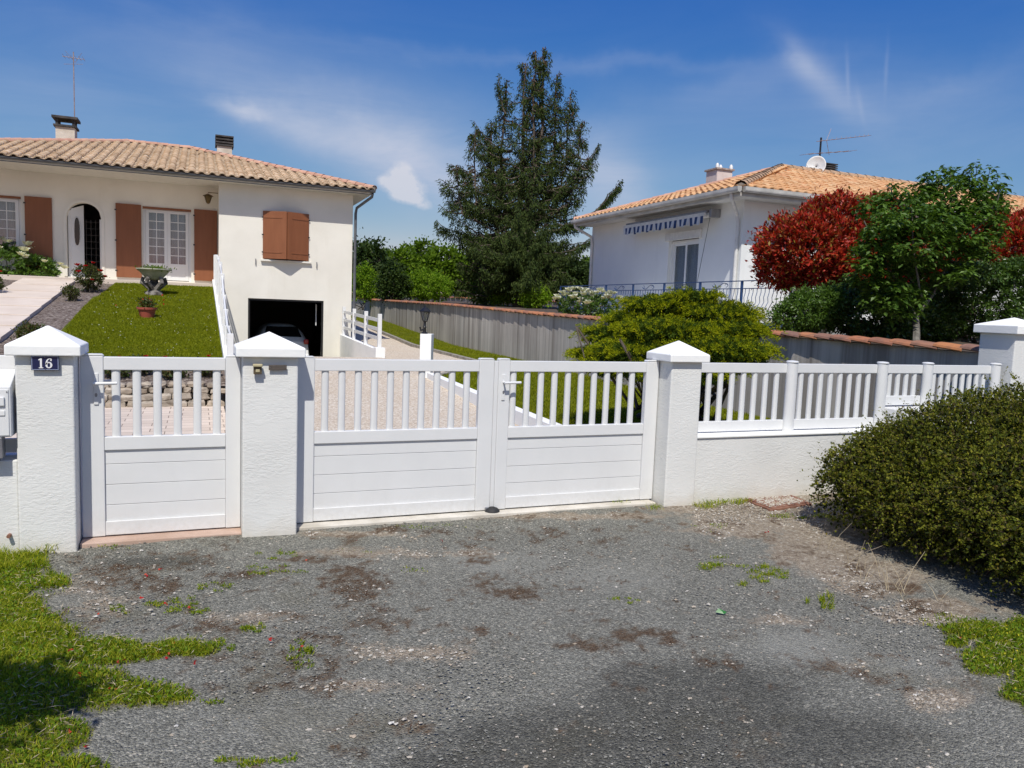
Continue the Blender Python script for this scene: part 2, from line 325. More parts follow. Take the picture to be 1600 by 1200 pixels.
def in_poly(P, poly):
    x, y = P[:, 0], P[:, 1]; r = np.zeros(len(P), bool); n = len(poly)
    for i in range(n):
        x1, y1 = poly[i]; x2, y2 = poly[(i+1) % n]
        c = ((y1 > y) != (y2 > y)) & (x < (x2-x1)*(y-y1)/((y2-y1)+1e-12)+x1); r ^= c
    return r
def scatter(poly, n):
    p = np.array(poly); lo, hi = p.min(0), p.max(0); out = np.zeros((0, 2))
    while len(out) < n:
        q = RNG.uniform(lo, hi, (n*2, 2)); out = np.concatenate([out, q[in_poly(q, poly)]])
    return out[:n]
def unit(v): return v/(np.linalg.norm(v, axis=-1, keepdims=True)+1e-9)
def rdir(n): return unit(RNG.normal(size=(n, 3)))
def leaves(P, D, L, W, fold=.0, up=None):
    """rhombic leaves at P pointing along D (n,3), lengths L, widths W -> V,F"""
    n = len(P); L = np.broadcast_to(L, (n,))[:, None]; W = np.broadcast_to(W, (n,))[:, None]
    D = unit(D); a = rdir(n) if up is None else unit(up + .5*rdir(n)); S = unit(np.cross(D, a)); Nn = np.cross(S, D)
    if fold:
        V = np.stack([P, P+D*L*.5+S*W*.5+Nn*W*fold, P+D*L, P+D*L*.5-S*W*.5+Nn*W*fold], 1).reshape(-1, 3)
        i = np.arange(n)[:, None]*4
        return V, np.concatenate([i+np.array([[0, 1, 2]]), i+np.array([[0, 2, 3]])], 0)
    V = np.stack([P, P+D*L*.45+S*W*.5, P+D*L, P+D*L*.45-S*W*.5], 1).reshape(-1, 3)
    return V, np.arange(n)[:, None]*4+np.array([[0, 1, 2, 3]])
def blades(P, h, w, lean=.5):
    n = len(P); h = np.broadcast_to(h, (n,))[:, None]; w = np.broadcast_to(w, (n,))[:, None]
    th = RNG.uniform(0, 2*pi, n); S = np.stack([np.cos(th), np.sin(th), 0*th], 1)
    th2 = RNG.uniform(0, 2*pi, n); Ld = np.stack([np.cos(th2), np.sin(th2), 0*th2], 1)*h*lean*RNG.uniform(.2, 1, (n, 1))
    up = np.array([0, 0, 1.])*h
    V = np.stack([P-S*w/2, P+S*w/2, P+S*w*.35+up*.6+Ld*.4, P-S*w*.35+up*.6+Ld*.4, P+up*RNG.uniform(.75, 1, (n, 1))+Ld], 1).reshape(-1, 3)
    i = np.arange(n)[:, None]*5
    return V, [i+np.array([[0, 1, 2, 3]]), i+np.array([[3, 2, 4]])]
def join(parts):
    Vs = []; fd = {}; n = 0
    for V, Fq in parts:
        for f in (Fq if isinstance(Fq, list) else [Fq]): fd.setdefault(f.shape[1], []).append(f+n)
        Vs.append(V); n += len(V)
    return np.concatenate(Vs), [np.concatenate(x) for x in fd.values()]
def vnoise(P, s, seed=0):
    """cheap smooth pseudo noise, -1..1"""
    r = np.random.default_rng(seed); o = np.zeros(len(P))
    for k in range(6):
        d = r.normal(size=P.shape[1]); d /= np.linalg.norm(d); o += np.sin((P@d)*s*(1+.55*k)+r.uniform(0, 6.28))/(1+.4*k)
    return o/3.0
# ---------------------------------------------------------------- terrain heights
def lawn_z(v): return .45+(np.clip(v, 7.0, 18.9)-7.2)*.1325
def drive_z(v): return np.interp(v, [0, 6, 13, 20, 33, 42, 60], [.04, .06, .22, .28, .92, 1.15, 1.3])
def terrace_z(v): return 1.36+.0165*np.clip(v, 0, 45)
def sheet(name, poly_or_rect, zf, mat, res=.25, clip=None, kind='structure', noise=0):
    u0, u1, v0, v1 = poly_or_rect
    nu, nv = max(2, int((u1-u0)/res)+1), max(2, int((v1-v0)/res)+1)
    U, Vv = np.meshgrid(np.linspace(u0, u1, nu), np.linspace(v0, v1, nv)); Z = zf(U, Vv)
    if noise: Z = Z+noise*vnoise(np.stack([U.ravel(), Vv.ravel()], 1), 5, 3).reshape(U.shape)
    P = np.stack([U, Vv, Z], -1).reshape(-1, 3); i = np.arange(nv-1)[:, None]*nu+np.arange(nu-1)[None]; i = i.ravel()
    Fq = np.stack([i, i+1, i+nu+1, i+nu], 1)
    if clip is not None:
        cc = P[Fq].mean(1)[:, :2]; Fq = Fq[in_poly(cc, clip)]
    o = npmesh(name, P, Fq, mat, None, True); tag(o, kind=kind); return o
# ground materials
def px(x, y, z=0):
    d = ray(x, y); t = (z-CAM[2])/d[2]; P = CAM+t*d; return P[0], P[1]
def fbm(P, sc, seed=0, oct=5, gain=.55):
    """lattice value noise, -1..1"""
    out = np.zeros(len(P)); a = 1.; tot = 0
    for o in range(oct):
        Q = P*sc*2**o+seed*17.3+o*5.1; i0 = np.floor(Q).astype(np.int64); f = Q-i0; f = f*f*(3-2*f)
        def h(ix, iy):
            n = (ix*374761393+iy*668265263+seed*1013904223) & 0xffffffff; n = ((n ^ (n >> 13))*1274126177) & 0xffffffff; return ((n ^ (n >> 16)) & 0xffff)/32767.5-1
        a00, a10, a01, a11 = h(i0[:, 0], i0[:, 1]), h(i0[:, 0]+1, i0[:, 1]), h(i0[:, 0], i0[:, 1]+1), h(i0[:, 0]+1, i0[:, 1]+1)
        out += a*((a00*(1-f[:, 0])+a10*f[:, 0])*(1-f[:, 1])+(a01*(1-f[:, 0])+a11*f[:, 0])*f[:, 1]); tot += a; a *= gain
    return out/tot
def to_photo(P2, z=0.):
    d = np.column_stack([P2, np.full(len(P2), z)])-CAM; w = d@_F; return np.column_stack([800+F_PX*(d@R2)/w, 600-F_PX*(d@U2)/w, w])
# patches on the tarmac: (x, y, rx, ry, weight) looked up in the photo, real patches on the ground
GRASSP = [(-40, 900, 110, 50, 1), (20, 880, 50, 22, 1), (-20, 970, 110, 50, 1.1), (40, 1010, 80, 45, 1.1), (0, 1080, 150, 60, 1.2), (120, 1080, 110, 40, 1), (205, 1085, 95, 24, 1), (160, 1022, 110, 20, .95), (270, 1016, 75, 12, .85), (-30, 1180, 120, 70, 1.2), (80, 1150, 60, 36, .9), (75, 915, 40, 10, .7), (110, 1200, 60, 20, .7)]
GRASSR = [(1520, 985, 60, 15, 1), (1600, 1010, 60, 40, 1.2), (1560, 1030, 60, 26, 1), (1640, 1070, 60, 60, 1.2), (1590, 1085, 30, 22, .8), (1495, 1005, 24, 10, .8), (1740, 1060, 120, 90, 1.2)]
DIRT = [(560, 915, 70, 34, 1), (610, 965, 55, 26, .9), (225, 915, 85, 14, 1.05), (1010, 997, 90, 14, 1.05), (920, 1012, 60, 9, 1), (820, 925, 90, 18, .75), (545, 1175, 34, 12, 1), (180, 895, 70, 12, .8), (700, 985, 60, 16, .6), (480, 880, 80, 8, .7), (840, 835, 160, 8, .55), (640, 835, 120, 7, .6), (1390, 920, 70, 12, .9), (1330, 885, 40, 22, .7), (1450, 950, 60, 12, .9), (300, 975, 110, 12, .65), (380, 900, 140, 16, .6), (500, 990, 60, 24, .55), (100, 880, 60, 10, .6), (740, 880, 60, 10, .5), (450, 1080, 100, 18, .4)]
SAND = [(1460, 1095, 48, 20, 1.2), (1215, 968, 42, 9, .8), (1240, 800, 150, 34, 1.7), (1300, 855, 85, 40, 1.6), (1365, 905, 75, 26, 1.5), (1460, 955, 80, 18, 1.4), (1150, 830, 90, 14, 1.0), (1090, 800, 80, 9, .9), (900, 812, 220, 5, .8), (650, 1020, 100, 13, .8), (570, 1070, 90, 10, .6), (600, 868, 170, 9, .7), (380, 965, 90, 12, .6), (140, 935, 60, 40, .5), (560, 840, 120, 5, .7), (1550, 955, 60, 10, .6), (1330, 1040, 40, 10, .4), (1480, 1060, 30, 12, .4)]
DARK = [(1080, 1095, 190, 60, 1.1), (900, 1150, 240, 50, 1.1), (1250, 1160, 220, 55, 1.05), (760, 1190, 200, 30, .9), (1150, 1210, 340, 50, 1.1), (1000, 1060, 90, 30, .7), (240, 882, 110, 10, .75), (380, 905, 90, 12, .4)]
PALE = [(760, 880, 240, 30, .8), (950, 900, 200, 50, .8), (400, 1140, 200, 50, .6), (1250, 1010, 130, 40, .9), (1420, 1040, 100, 30, .8), (1330, 1120, 150, 20, .5), (600, 1110, 160, 30, .5)]
def patch(X, L):
    o = np.zeros(len(X))
    for x, y, rx, ry, w in L: o = np.maximum(o, w*np.exp(-((X[:, 0]-x)/rx)**2-((X[:, 1]-y)/ry)**2))
    return o
def soft(v, lo, hi): t = np.clip((v-lo)/(hi-lo), 0, 1); return t*t*(3-2*t)
def ground_masks(P2):
    X = to_photo(P2); n1, n2, n3 = fbm(P2, 4., 1, 6, .65), fbm(P2, 9., 2, 6, .7), fbm(P2, 2.2, 3, 5)
    g = soft(np.maximum(patch(X, GRASSP), patch(X, GRASSR))+.34*n1+.20*n2, .24, .60)
    n4 = fbm(P2, 22., 6, 4, .7); d = soft(patch(X, DIRT)*1.05+.80*n2+.45*n1+.5*n4, .34, .80); d = np.maximum(d, .85*soft(n3*.5+n2*.8+.5*n4, .22, .55)*(X[:, 1] < 1080))
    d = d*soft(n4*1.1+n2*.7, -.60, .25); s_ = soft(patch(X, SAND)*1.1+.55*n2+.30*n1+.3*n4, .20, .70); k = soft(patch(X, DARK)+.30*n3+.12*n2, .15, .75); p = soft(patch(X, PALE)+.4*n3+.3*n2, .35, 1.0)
    m = soft(n3*.6+n1*.6, .05, .6)
    return g, d, s_, k, p, m
def apron_mat():
    m, nt, b, o = new_mat('worn_gravelled_asphalt'); co = coord(nt)
    def vor(scale): v = N(nt, 'ShaderNodeTexVoronoi'); nt.links.new(co, v.inputs[0]); v.inputs['Scale'].default_value = scale; return v
    def at_(n): a = nt.nodes.new('ShaderNodeAttribute'); a.attribute_name = n; return a.outputs['Fac']
    v1 = vor(95); v2 = vor(210); v3 = vor(55)
    s1, s2, s3 = [N(nt, 'ShaderNodeSeparateColor') for _ in range(3)]
    for v, q in ((v1, s1), (v2, s2), (v3, s3)): nt.links.new(v.outputs['Color'], q.inputs[0])
    stone = ramp(nt, s1.outputs[0], [(0, (.10, .097, .082)), (.45, (.195, .192, .163)), (.8, (.31, .305, .26)), (.93, (.40, .385, .325)), (.975, (.52, .48, .39)), (1, (.64, .59, .48))])
    fine = ramp(nt, s2.outputs[1], [(0, (.06, .058, .049)), (.6, (.195, .19, .163)), (1, (.41, .40, .335))])
    c = mix(nt, .45, stone, fine)
    c = mix(nt, math_(nt, 'MULTIPLY', at_('pale'), .45), c, (.36, .355, .31))
    c = mix(nt, math_(nt, 'MULTIPLY', at_('moss'), .40), c, (.14, .125, .08))
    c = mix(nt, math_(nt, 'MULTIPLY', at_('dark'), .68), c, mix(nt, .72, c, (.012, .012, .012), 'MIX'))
    sc = ramp(nt, s3.outputs[0], [(0, (.20, .155, .11)), (.5, (.34, .27, .195)), (.85, (.48, .41, .31)), (1, (.64, .59, .50))])
    gr = ramp(nt, s2.outputs[0], [(0, (.16, .12, .085)), (.6, (.32, .26, .19)), (1, (.55, .48, .38))])
    c = mix(nt, math_(nt, 'MULTIPLY', at_('sand'), .85), c, mix(nt, .5, sc, gr))
    di = ramp(nt, tnoise(nt, 120, det=4), [(.35, (.035, .021, .011)), (.65, (.16, .098, .056))])
    dn = math_(nt, 'MULTIPLY', at_('dirt'), math_(nt, 'MULTIPLY_ADD', tnoise(nt, 42, det=8, rough=.8), 4.0, -1.0, clamp=True), clamp=True)
    c = mix(nt, math_(nt, 'MULTIPLY', dn, .92), c, di)
    so = ramp(nt, tnoise(nt, 60, det=5), [(.3, (.06, .055, .022)), (.7, (.16, .14, .065))])
    c = mix(nt, math_(nt, 'MULTIPLY', at_('turf'), .92), c, so)
    nt.links.new(c, b.inputs['Base Color']); b.inputs['Roughness'].default_value = .95; b.inputs['Specular IOR Level'].default_value = .15
    h = math_(nt, 'ADD', math_(nt, 'MULTIPLY', v1.outputs['Distance'], -1.0), math_(nt, 'MULTIPLY', v2.outputs['Distance'], -.5)); bump(nt, b, h, 1., .009)
    return m
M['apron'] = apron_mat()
def gravelmat():
    m, nt, b, o = new_mat('cream_gravel'); co = coord(nt)
    v = N(nt, 'ShaderNodeTexVoronoi'); nt.links.new(co, v.inputs[0]); v.inputs['Scale'].default_value = 42
    s = N(nt, 'ShaderNodeSeparateColor'); nt.links.new(v.outputs['Color'], s.inputs[0])
    c = ramp(nt, s.outputs[0], [(0, (.50, .40, .29)), (.35, (.68, .57, .44)), (.7, (.80, .71, .58)), (1, (.9, .84, .75))])
    c = mix(nt, math_(nt, 'MULTIPLY_ADD', v.outputs['Distance'], 1.0, -.40, clamp=True), c, (.32, .24, .16))
    c = mix(nt, math_(nt, 'MULTIPLY_ADD', tnoise(nt, .8), 1.2, -.4, clamp=True), c, mix(nt, .5, c, (.62, .46, .29)))
    nt.links.new(c, b.inputs['Base Color']); b.inputs['Roughness'].default_value = .95; bump(nt, b, math_(nt, 'MULTIPLY', v.outputs['Distance'], -1), 1., .02); return m
M['gravel'] = gravelmat()
def mulchmat():
    m, nt, b, o = new_mat('bark_mulch'); co = coord(nt, (1, 1.6, 1))
    v = N(nt, 'ShaderNodeTexVoronoi'); nt.links.new(co, v.inputs[0]); v.inputs['Scale'].default_value = 26
    s = N(nt, 'ShaderNodeSeparateColor'); nt.links.new(v.outputs['Color'], s.inputs[0])
    c = ramp(nt, s.outputs[0], [(0, (.06, .04, .03)), (.5, (.17, .125, .10)), (.8, (.27, .22, .19)), (1, (.42, .36, .31))])
    nt.links.new(c, b.inputs['Base Color']); b.inputs['Roughness'].default_value = .95; bump(nt, b, v.outputs['Distance'], 1., .03); return m
M['mulch'] = mulchmat()
M['turf'] = simple('turf', (.075, .10, .008), (.15, .16, .018), scale=3, rough=1, bs=.8, bscale=60, bd=.03, spec=.1)
M['verge'] = simple('verge_earth', (.07, .075, .02), (.15, .13, .05), scale=5, rough=1, bs=.8, bscale=60, bd=.02, spec=.1)
def pavemat():
    m, nt, b, o = new_mat('pink_block_paving'); co = coord(nt)
    br = N(nt, 'ShaderNodeTexBrick'); nt.links.new(co, br.inputs[0]); br.inputs['Scale'].default_value = 1.; br.inputs['Brick Width'].default_value = .34; br.inputs['Row Height'].default_value = .22; br.inputs['Mortar Size'].default_value = .006
    br.inputs['Color1'].default_value = (.60, .50, .41, 1); br.inputs['Color2'].default_value = (.70, .59, .49, 1); br.inputs['Mortar'].default_value = (.25, .19, .15, 1)
    nt.links.new(mix(nt, .3, br.outputs[0], mix(nt, tnoise(nt, 3), (.6, .6, .6), (1.3, 1.3, 1.3)), 'MULTIPLY'), b.inputs['Base Color']); b.inputs['Roughness'].default_value = .9; bump(nt, b, tnoise(nt, 70), .3, .004); return m
M['pave'] = pavemat()
# ================================================================ STRUCTURE
zero = lambda U, V: U*0
# base ground reaching the horizon
sheet('ground', (-900, 900, -60, 1500), lambda U, V: U*0-.25, M['verge'], 30)
def apron_z(U, V):
    z = np.interp(V, [-1.6, -.4, 0.], [0, .02, .035])
    return z+.006*np.sin(U*2.3+V*1.7)+.004*np.sin(U*5.1-V*4.2)
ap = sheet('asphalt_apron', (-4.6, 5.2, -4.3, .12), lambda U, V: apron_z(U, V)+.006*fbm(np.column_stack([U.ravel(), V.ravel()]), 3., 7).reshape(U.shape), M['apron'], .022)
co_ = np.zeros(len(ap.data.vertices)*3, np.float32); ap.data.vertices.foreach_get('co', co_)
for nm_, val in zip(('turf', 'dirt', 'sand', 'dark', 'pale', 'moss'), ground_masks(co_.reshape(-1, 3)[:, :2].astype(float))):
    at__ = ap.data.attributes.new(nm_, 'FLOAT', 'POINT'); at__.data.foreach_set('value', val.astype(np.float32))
sheet('asphalt_apron', (-14, 16, -14, .08), lambda U, V: apron_z(U, V)-.02, M['apron'], .3)
sheet('gravel_driveway', (-1.78, 4.6, .12, 34), lambda U, V: np.where(U < 2.05, np.interp(V, [.12, 6, 11, 13.4, 14.2, 20, 34], [.04, .06, .24, .33, .30, -.6, -.6]), np.interp(V, [.12, 6, 13, 20, 33, 42], [.04, .06, .25, .28, .92, 1.15])), M['gravel'], .15, noise=.006)
sheet('gravel_driveway', (2.2, 6.2, 34, 60), lambda U, V: drive_z(V), M['gravel'], .5)
sheet('paved_path', (-7, -1.99, .12, 7.0), lambda U, V: .035+.004*V, M['pave'], .3)
# raised ground of the left garden
sheet('mulch_bed', (-12, -1.95, 6.75, 19.0), lambda U, V: lawn_z(V)-.06*np.exp(-((V-6.6)/.3)**2)-.02, M['mulch'], .2, noise=.02)
sheet('lawn', (-4.75, -1.93, 7.5, 18.95), lambda U, V: lawn_z(V)+.012, M['turf'], .2, clip=[(-1.9, 7.7), (-4.3, 7.7), (-4.55, 9.3), (-4.7, 11.5), (-4.75, 14), (-4.5, 18.9), (-1.9, 18.9)], noise=.01)
def slope_sheet(name, u0, u1, v0, v1, th, mat):
    m = MB(); z0, z1 = lawn_z(v0), lawn_z(v1)
    m.hexa([(u0, v0, z0-.1), (u1, v0, z0-.1), (u1, v1, z1-.1), (u0, v1, z1-.1), (u0, v0, z0+th), (u1, v0, z0+th), (u1, v1, z1+th), (u0, v1, z1+th)]); return m
gp = MB(); vv = 7.4
while vv < 18.7:
    v2 = min(vv+1.25, 18.75); z0, z1 = float(lawn_z(vv)), float(lawn_z(v2))
    gp.hexa([(-6.75, vv, z0-.1), (-5.5, vv, z0-.1), (-5.5, v2-.02, z1-.1), (-6.75, v2-.02, z1-.1), (-6.75, vv, z0+.07), (-5.5, vv, z0+.07), (-5.5, v2-.02, z1+.05), (-6.75, v2-.02, z1+.05)]); vv = v2
tag(gp.build('garden_path', M['slab'], None, .008), kind='structure')
tag(MB().box(-12, -1.97, 18.9, 21.3, 1.2, 2.1).build('house_terrace', M['slab'], None, .01), kind='structure')
# right strip
ledge = [(1.9, .13), (1.98, 3), (2.1, 6.2), (2.3, 9.9), (4.5, 13.2), (4.5, 42), (6.0, 42), (6.0, .13)]
sheet('lawn', (1.8, 6.05, .12, 45), lambda U, V: drive_z(V)+.05, M['turf'], .12, clip=ledge, noise=.012)
sheet('garden_ground', (6.06, 60, .12, 60), lambda U, V: terrace_z(V), M['soil'], .6, noise=.03)
sheet('garden_ground', (-60, 60, 60, 400), lambda U, V: 1.9+U*0, M['turf'], 20)
tag(MB().box(-1.69, 1.36, -.10, .30, -.05, .052).build('gate_threshold', M['plinth'], None, .006), kind='structure')
tag(MB().box(-3.06, -2.06, -.12, .25, -.05, .052).build('gate_threshold', M['sill_red'], None, .006), kind='structure')
# kerb along the lawn strip
kb = MB(); vv = 12.9
while vv < 41:
    v2 = vv+1.0; z0, z1 = float(drive_z(vv)), float(drive_z(v2)); kb.hexa([(4.38, vv, z0-.1), (4.5, vv, z0-.1), (4.5, v2-.02, z1-.1), (4.38, v2-.02, z1-.1), (4.38, vv, z0+.10), (4.5, vv, z0+.10), (4.5, v2-.02, z1+.10), (4.38, v2-.02, z1+.10)]); vv = v2
kb.hexa([(2.3, 10.0, .05), (2.4, 9.9, .05), (4.5, 12.8, .05), (4.4, 12.9, .05), (2.3, 10.0, .24), (2.4, 9.9, .24), (4.5, 12.8, .32), (4.4, 12.9, .32)])
tag(kb.build('kerb', M['kerb'], None, .01), 'weathered grey concrete kerb between the gravel drive and the narrow grass strip', 'kerb')
# ================================================================ GATE PILLARS
PG = 'white rendered gate pillars'
def pillar(u0, u1, v0, v1, ztop, cap_h, peak, label, over=.045):
    r = root('gate_pillar', ((u0+u1)/2, (v0+v1)/2, 0), label, 'pillar', PG)
    # body as a subdivided box with a slightly uneven trowelled surface
    m = MB(); m.box(u0, u1, v0, v1, -.1, ztop); m.build('pillar_body', M['plaster'], r, .012, seg=3)
    c = MB(); c.box(u0-over, u1+over, v0-over, v1+over, ztop, ztop+cap_h)
    o = over; c.pyramid(u0-o, u1+o, v0-o, v1+o, ztop+cap_h, peak)
    # drop the coplanar pyramid base and box top so the cap is one closed shape
    c = MB(); a, b, cc, d, e, f = u0-o, u1+o, v0-o, v1+o, ztop, ztop+cap_h
    c.add([(a, cc, e), (b, cc, e), (b, d, e), (a, d, e), (a, cc, f), (b, cc, f), (b, d, f), (a, d, f), ((a+b)/2, (cc+d)/2, peak)],
          [(0, 3, 2, 1), (0, 1, 5, 4), (1, 2, 6, 5), (2, 3, 7, 6), (3, 0, 4, 7), (4, 5, 8), (5, 6, 8), (6, 7, 8), (7, 4, 8)])
    c.build('pillar_cap', M['cap'], r, .008, seg=3); return r
pillar(-3.388, -3.068, -.18, .12, 1.29, .065, 1.475, 'white gate pillar carrying the number plate, left of the small gate')
pillar(-2.06, -1.692, -.18, .12, 1.295, .065, 1.465, 'white gate pillar with the doorbell, between the small gate and the double gate')
pillar(1.39, 1.70, -.18, .12, 1.29, .065, 1.47, 'white gate pillar right of the double gate, where the picket fence begins')
pillar(5.72, 6.2, -.13, .28, 1.62, .09, 1.80, 'taller white pillar at the far right end of the fence, behind the bush', .05)
# number plate 16
def plate16():
    r = root('house_number_plate', (-3.22, -0.1820, 1.245), 'dark blue enamel plate reading 16 in white on the left gate pillar', 'house number')
    m = MB(); m.box(-3.296, -3.144, -0.2080, -0.1995, 1.199, 1.291); m.build('plate_body', M['navy'], r, .004)
    e = MB(); a, b, c, d = -3.292, -3.148, 1.203, 1.287; t = .003
    for q in ((a, b, c, c+t), (a, b, d-t, d), (a, a+t, c+t, d-t), (b-t, b, c+t, d-t)): e.box(q[0], q[1], -0.2088, -0.2075, q[2], q[3])
    e.build('plate_border', M['navy_edge'], r)
    g = MB()
    def quad(p): g.prism(p, 1, -0.2098, -0.2075)
    X, Z, s = -3.262, 1.213, .062     # numeral 1 with flag and foot serif
    for p in ([(.13, 0), (.52, 0), (.52, .08), (.13, .08)], [(.24, .08), (.41, .08), (.41, 1), (.24, 1)], [(.10, .80), (.24, .80), (.24, 1), (.20, .93), (.10, .88)]): quad([(X+x*s, Z+z*s) for x, z in p])
    # numeral 6: ring plus a stem
    X = -3.218; cx, cz = .30, .32
    n = 28
    def R(a):   # outer/inner with contrast
        return (.29, .33, .125, .22)
    for k in range(n):
        a0, a1 = 2*pi*k/n, 2*pi*(k+1)/n
        p = [(cx+.30*cos(a0), cz+.32*sin(a0)), (cx+.30*cos(a1), cz+.32*sin(a1)), (cx+.125*cos(a1), cz+.225*sin(a1)), (cx+.125*cos(a0), cz+.225*sin(a0))]
        quad([(X+x*s, Z+z*s) for x, z in p])
    out = [(.00, .34), (.01, .55), (.08, .78), (.20, .93), (.36, 1.0), (.50, .97), (.58, .88)]; inn = [(.17, .40), (.175, .58), (.21, .76), (.28, .87), (.37, .92), (.44, .90), (.48, .82)]
    for k in range(6): quad([(X+x*s, Z+z*s) for x, z in (out[k], out[k+1], inn[k+1], inn[k])])
    quad([(X+(.49+.075*cos(a))*s, Z+(.80+.075*sin(a))*s) for a in np.linspace(0, 2*pi, 12, endpoint=False)])
    g.build('numerals', M['enamel'], r)
    sc = MB()
    for (x, z) in ((-3.22, 1.207), (-3.22, 1.2835)):
        sc = MB(); sc.prism([(x+.003*cos(a), z+.003*sin(a)) for a in np.linspace(0, 2*pi, 8, endpoint=False)], 1, -0.2110, -0.2070); sc.build('screw', M['steel'], r)
plate16()
r = root('doorbell', (-1.965, -0.2000, 1.215), 'small ivory doorbell with a little hood on the middle gate pillar', 'doorbell')
MB().box(-1.992, -1.938, -0.2250, -0.1990, 1.18, 1.232).build('bell_case', M['belldark'], r, .003)
MB().box(-1.996, -1.934, -0.2420, -0.1990, 1.232, 1.25).build('bell_hood', M['bell'], r, .004)
MB().box(-1.978, -1.952, -0.2290, -0.2230, 1.194, 1.214).build('bell_button', M['bell'], r, .002)
r = root('name_plate', (-1.83, -0.2000, 1.225), 'narrow dark weathered name plate beside the doorbell', 'name plate')
MB().box(-1.892, -1.772, -0.2040, -0.1995, 1.207, 1.243).build('plate_body', M['plate'], r, .002)
for k in range(2): t = MB().box(-1.885+.105*k, -1.881+.105*k, -0.2052, -0.2035, 1.223, 1.227); t.build('screw', M['steel'], r)
# ================================================================ GATES
def slat_box(m, uc, w, z0, z1, v0=.012, v1=.040):
    # rounded hollow slat
    n = 7; poly = [(uc+w/2*cos(a), v0+.012-.012*sin(a)) for a in np.linspace(0, pi, n)]+[(uc-w/2, v1), (uc+w/2, v1)]
    m.prism([(p[0], p[1]) for p in poly], 2, z0, z1)
def handle(parent, u, dirn=1):
    h = MB(); h.box(u-.014, u+.014, -.008, -.0005, .955, 1.165); hb = h.build('handle_plate', M['alu'], parent, .003)
    l = MB(); l.tube([(u, -.004, 1.10), (u, -.055, 1.10)], .009, 12); l.tube([(u-.012*dirn, -.058, 1.10), (u+.13*dirn, -.058, 1.103)], .0105, 12)
    l.build('handle_lever', M['alu'], hb, .002, smooth=True)
    k = MB(); k.prism([(u+.008*cos(a), 1.02+.014*sin(a)) for a in np.linspace(0, 2*pi, 12, endpoint=False)], 1, -.0095, -.0075); k.build('keyhole', M['steel'], hb)
    b = MB(); b.tube([(u, .05, 1.10), (u, .095, 1.10)], .009, 10); b.tube([(u-.01*dirn, .1, 1.10), (u+.12*dirn, .1, 1.103)], .0105, 10); b.build('handle_lever', M['alu'], hb, smooth=True)
def gate(name, u0, u1, nsl, label, group, sl0=None, sl1=None, stile=(.125, .125), w=.052, hnd=None, caps=(1, 1)):
    r = root(name, ((u0+u1)/2, 0, .04), label, 'gate', group)
    z0, z1 = .058, 1.275
    for a, b in ((u0, u0+stile[0]), (u1-stile[1], u1)):
        s = MB().box(a, b, 0, .055, z0, z1+.004).build('stile', M['alu'], r, .006)
        cp = MB().prism([(a-.002, z1+.0045), (b+.002, z1+.0045), (b-.012, z1+.016), (a+.012, z1+.016)], 1, -.002, .057).build('stile_cap', M['alu'], s, .003, smooth=True)
    a, b = u0+stile[0]+.0008, u1-stile[1]-.0008
    for nm, e, f, p in (('top_rail', 1.185, 1.272, .003), ('middle_rail', .645, .735, .003), ('bottom_rail', z0+.004, .158, .003)): MB().box(a, b, p, .052, e, f).build(nm, M['alu'], r, .004)
    q0, q1 = sl0 if sl0 is not None else a+.03, sl1 if sl1 is not None else b-.03
    for k in range(nsl):
        m = MB(); slat_box(m, q0+(q1-q0)*k/(nsl-1), w, .735, 1.185); m.build('slat', M['alu'], r, smooth=True)
    pn = MB(); zz = [.158, .268, .408, .548, .645]
    for i in range(4): pn.box(a, b, .018, .040, zz[i]+(.0014 if i else 0), zz[i+1]-(.0014 if i < 3 else 0))
    pn.build('lower_panel', M['alu'], r, .0022)
    if hnd is not None: handle(r, hnd)
    return r
gate('garden_gate', -3.056, -2.0625, 6, 'small white slatted gate between the two left pillars', None, -2.85, -2.22, (.135, .10), .052, hnd=-2.965)
r2g = gate('gate_leaf', -1.683, -.155, 10, 'left leaf of the double white driveway gate, without a handle', 'leaves of the double driveway gate', -1.475, -.375, (.13, .125), .050)
gate('gate_leaf', -.118, 1.382, 10, 'right leaf of the double white driveway gate, with the handle', 'leaves of the double driveway gate', .022, 1.13, (.10, .125), .050, hnd=-.075)
b = MB(); b.prism([(-.153, .004), (-.1195, .004), (-.1195, .05), (-.153, .05)], 2, .06, 1.27); b.build('meeting_strip', M['alu'], r2g, .003)
MB().box(-.20, -.125, -.02, -.002, .052, .085).build('drop_bolt', M['steel'], r2g, .004)
bs = MB()
for (a, bb) in ((-3.03, -2.08), (-1.67, -.16), (-.115, 1.34)): pass
MB().box(-1.66, -.165, .012, .04, .05, .060).build('bottom_seal', M['rubber'], r2g)
tag(MB().lathe(-.14, -.02, [(0, .047), (.062, .047), (.060, .062), (.045, .078), (.02, .088), (0, .09)], 20).build('gate_stop', M['rubber'], None, smooth=True), 'black rubber gate stop on the threshold where the two gate leaves meet', 'gate stop')
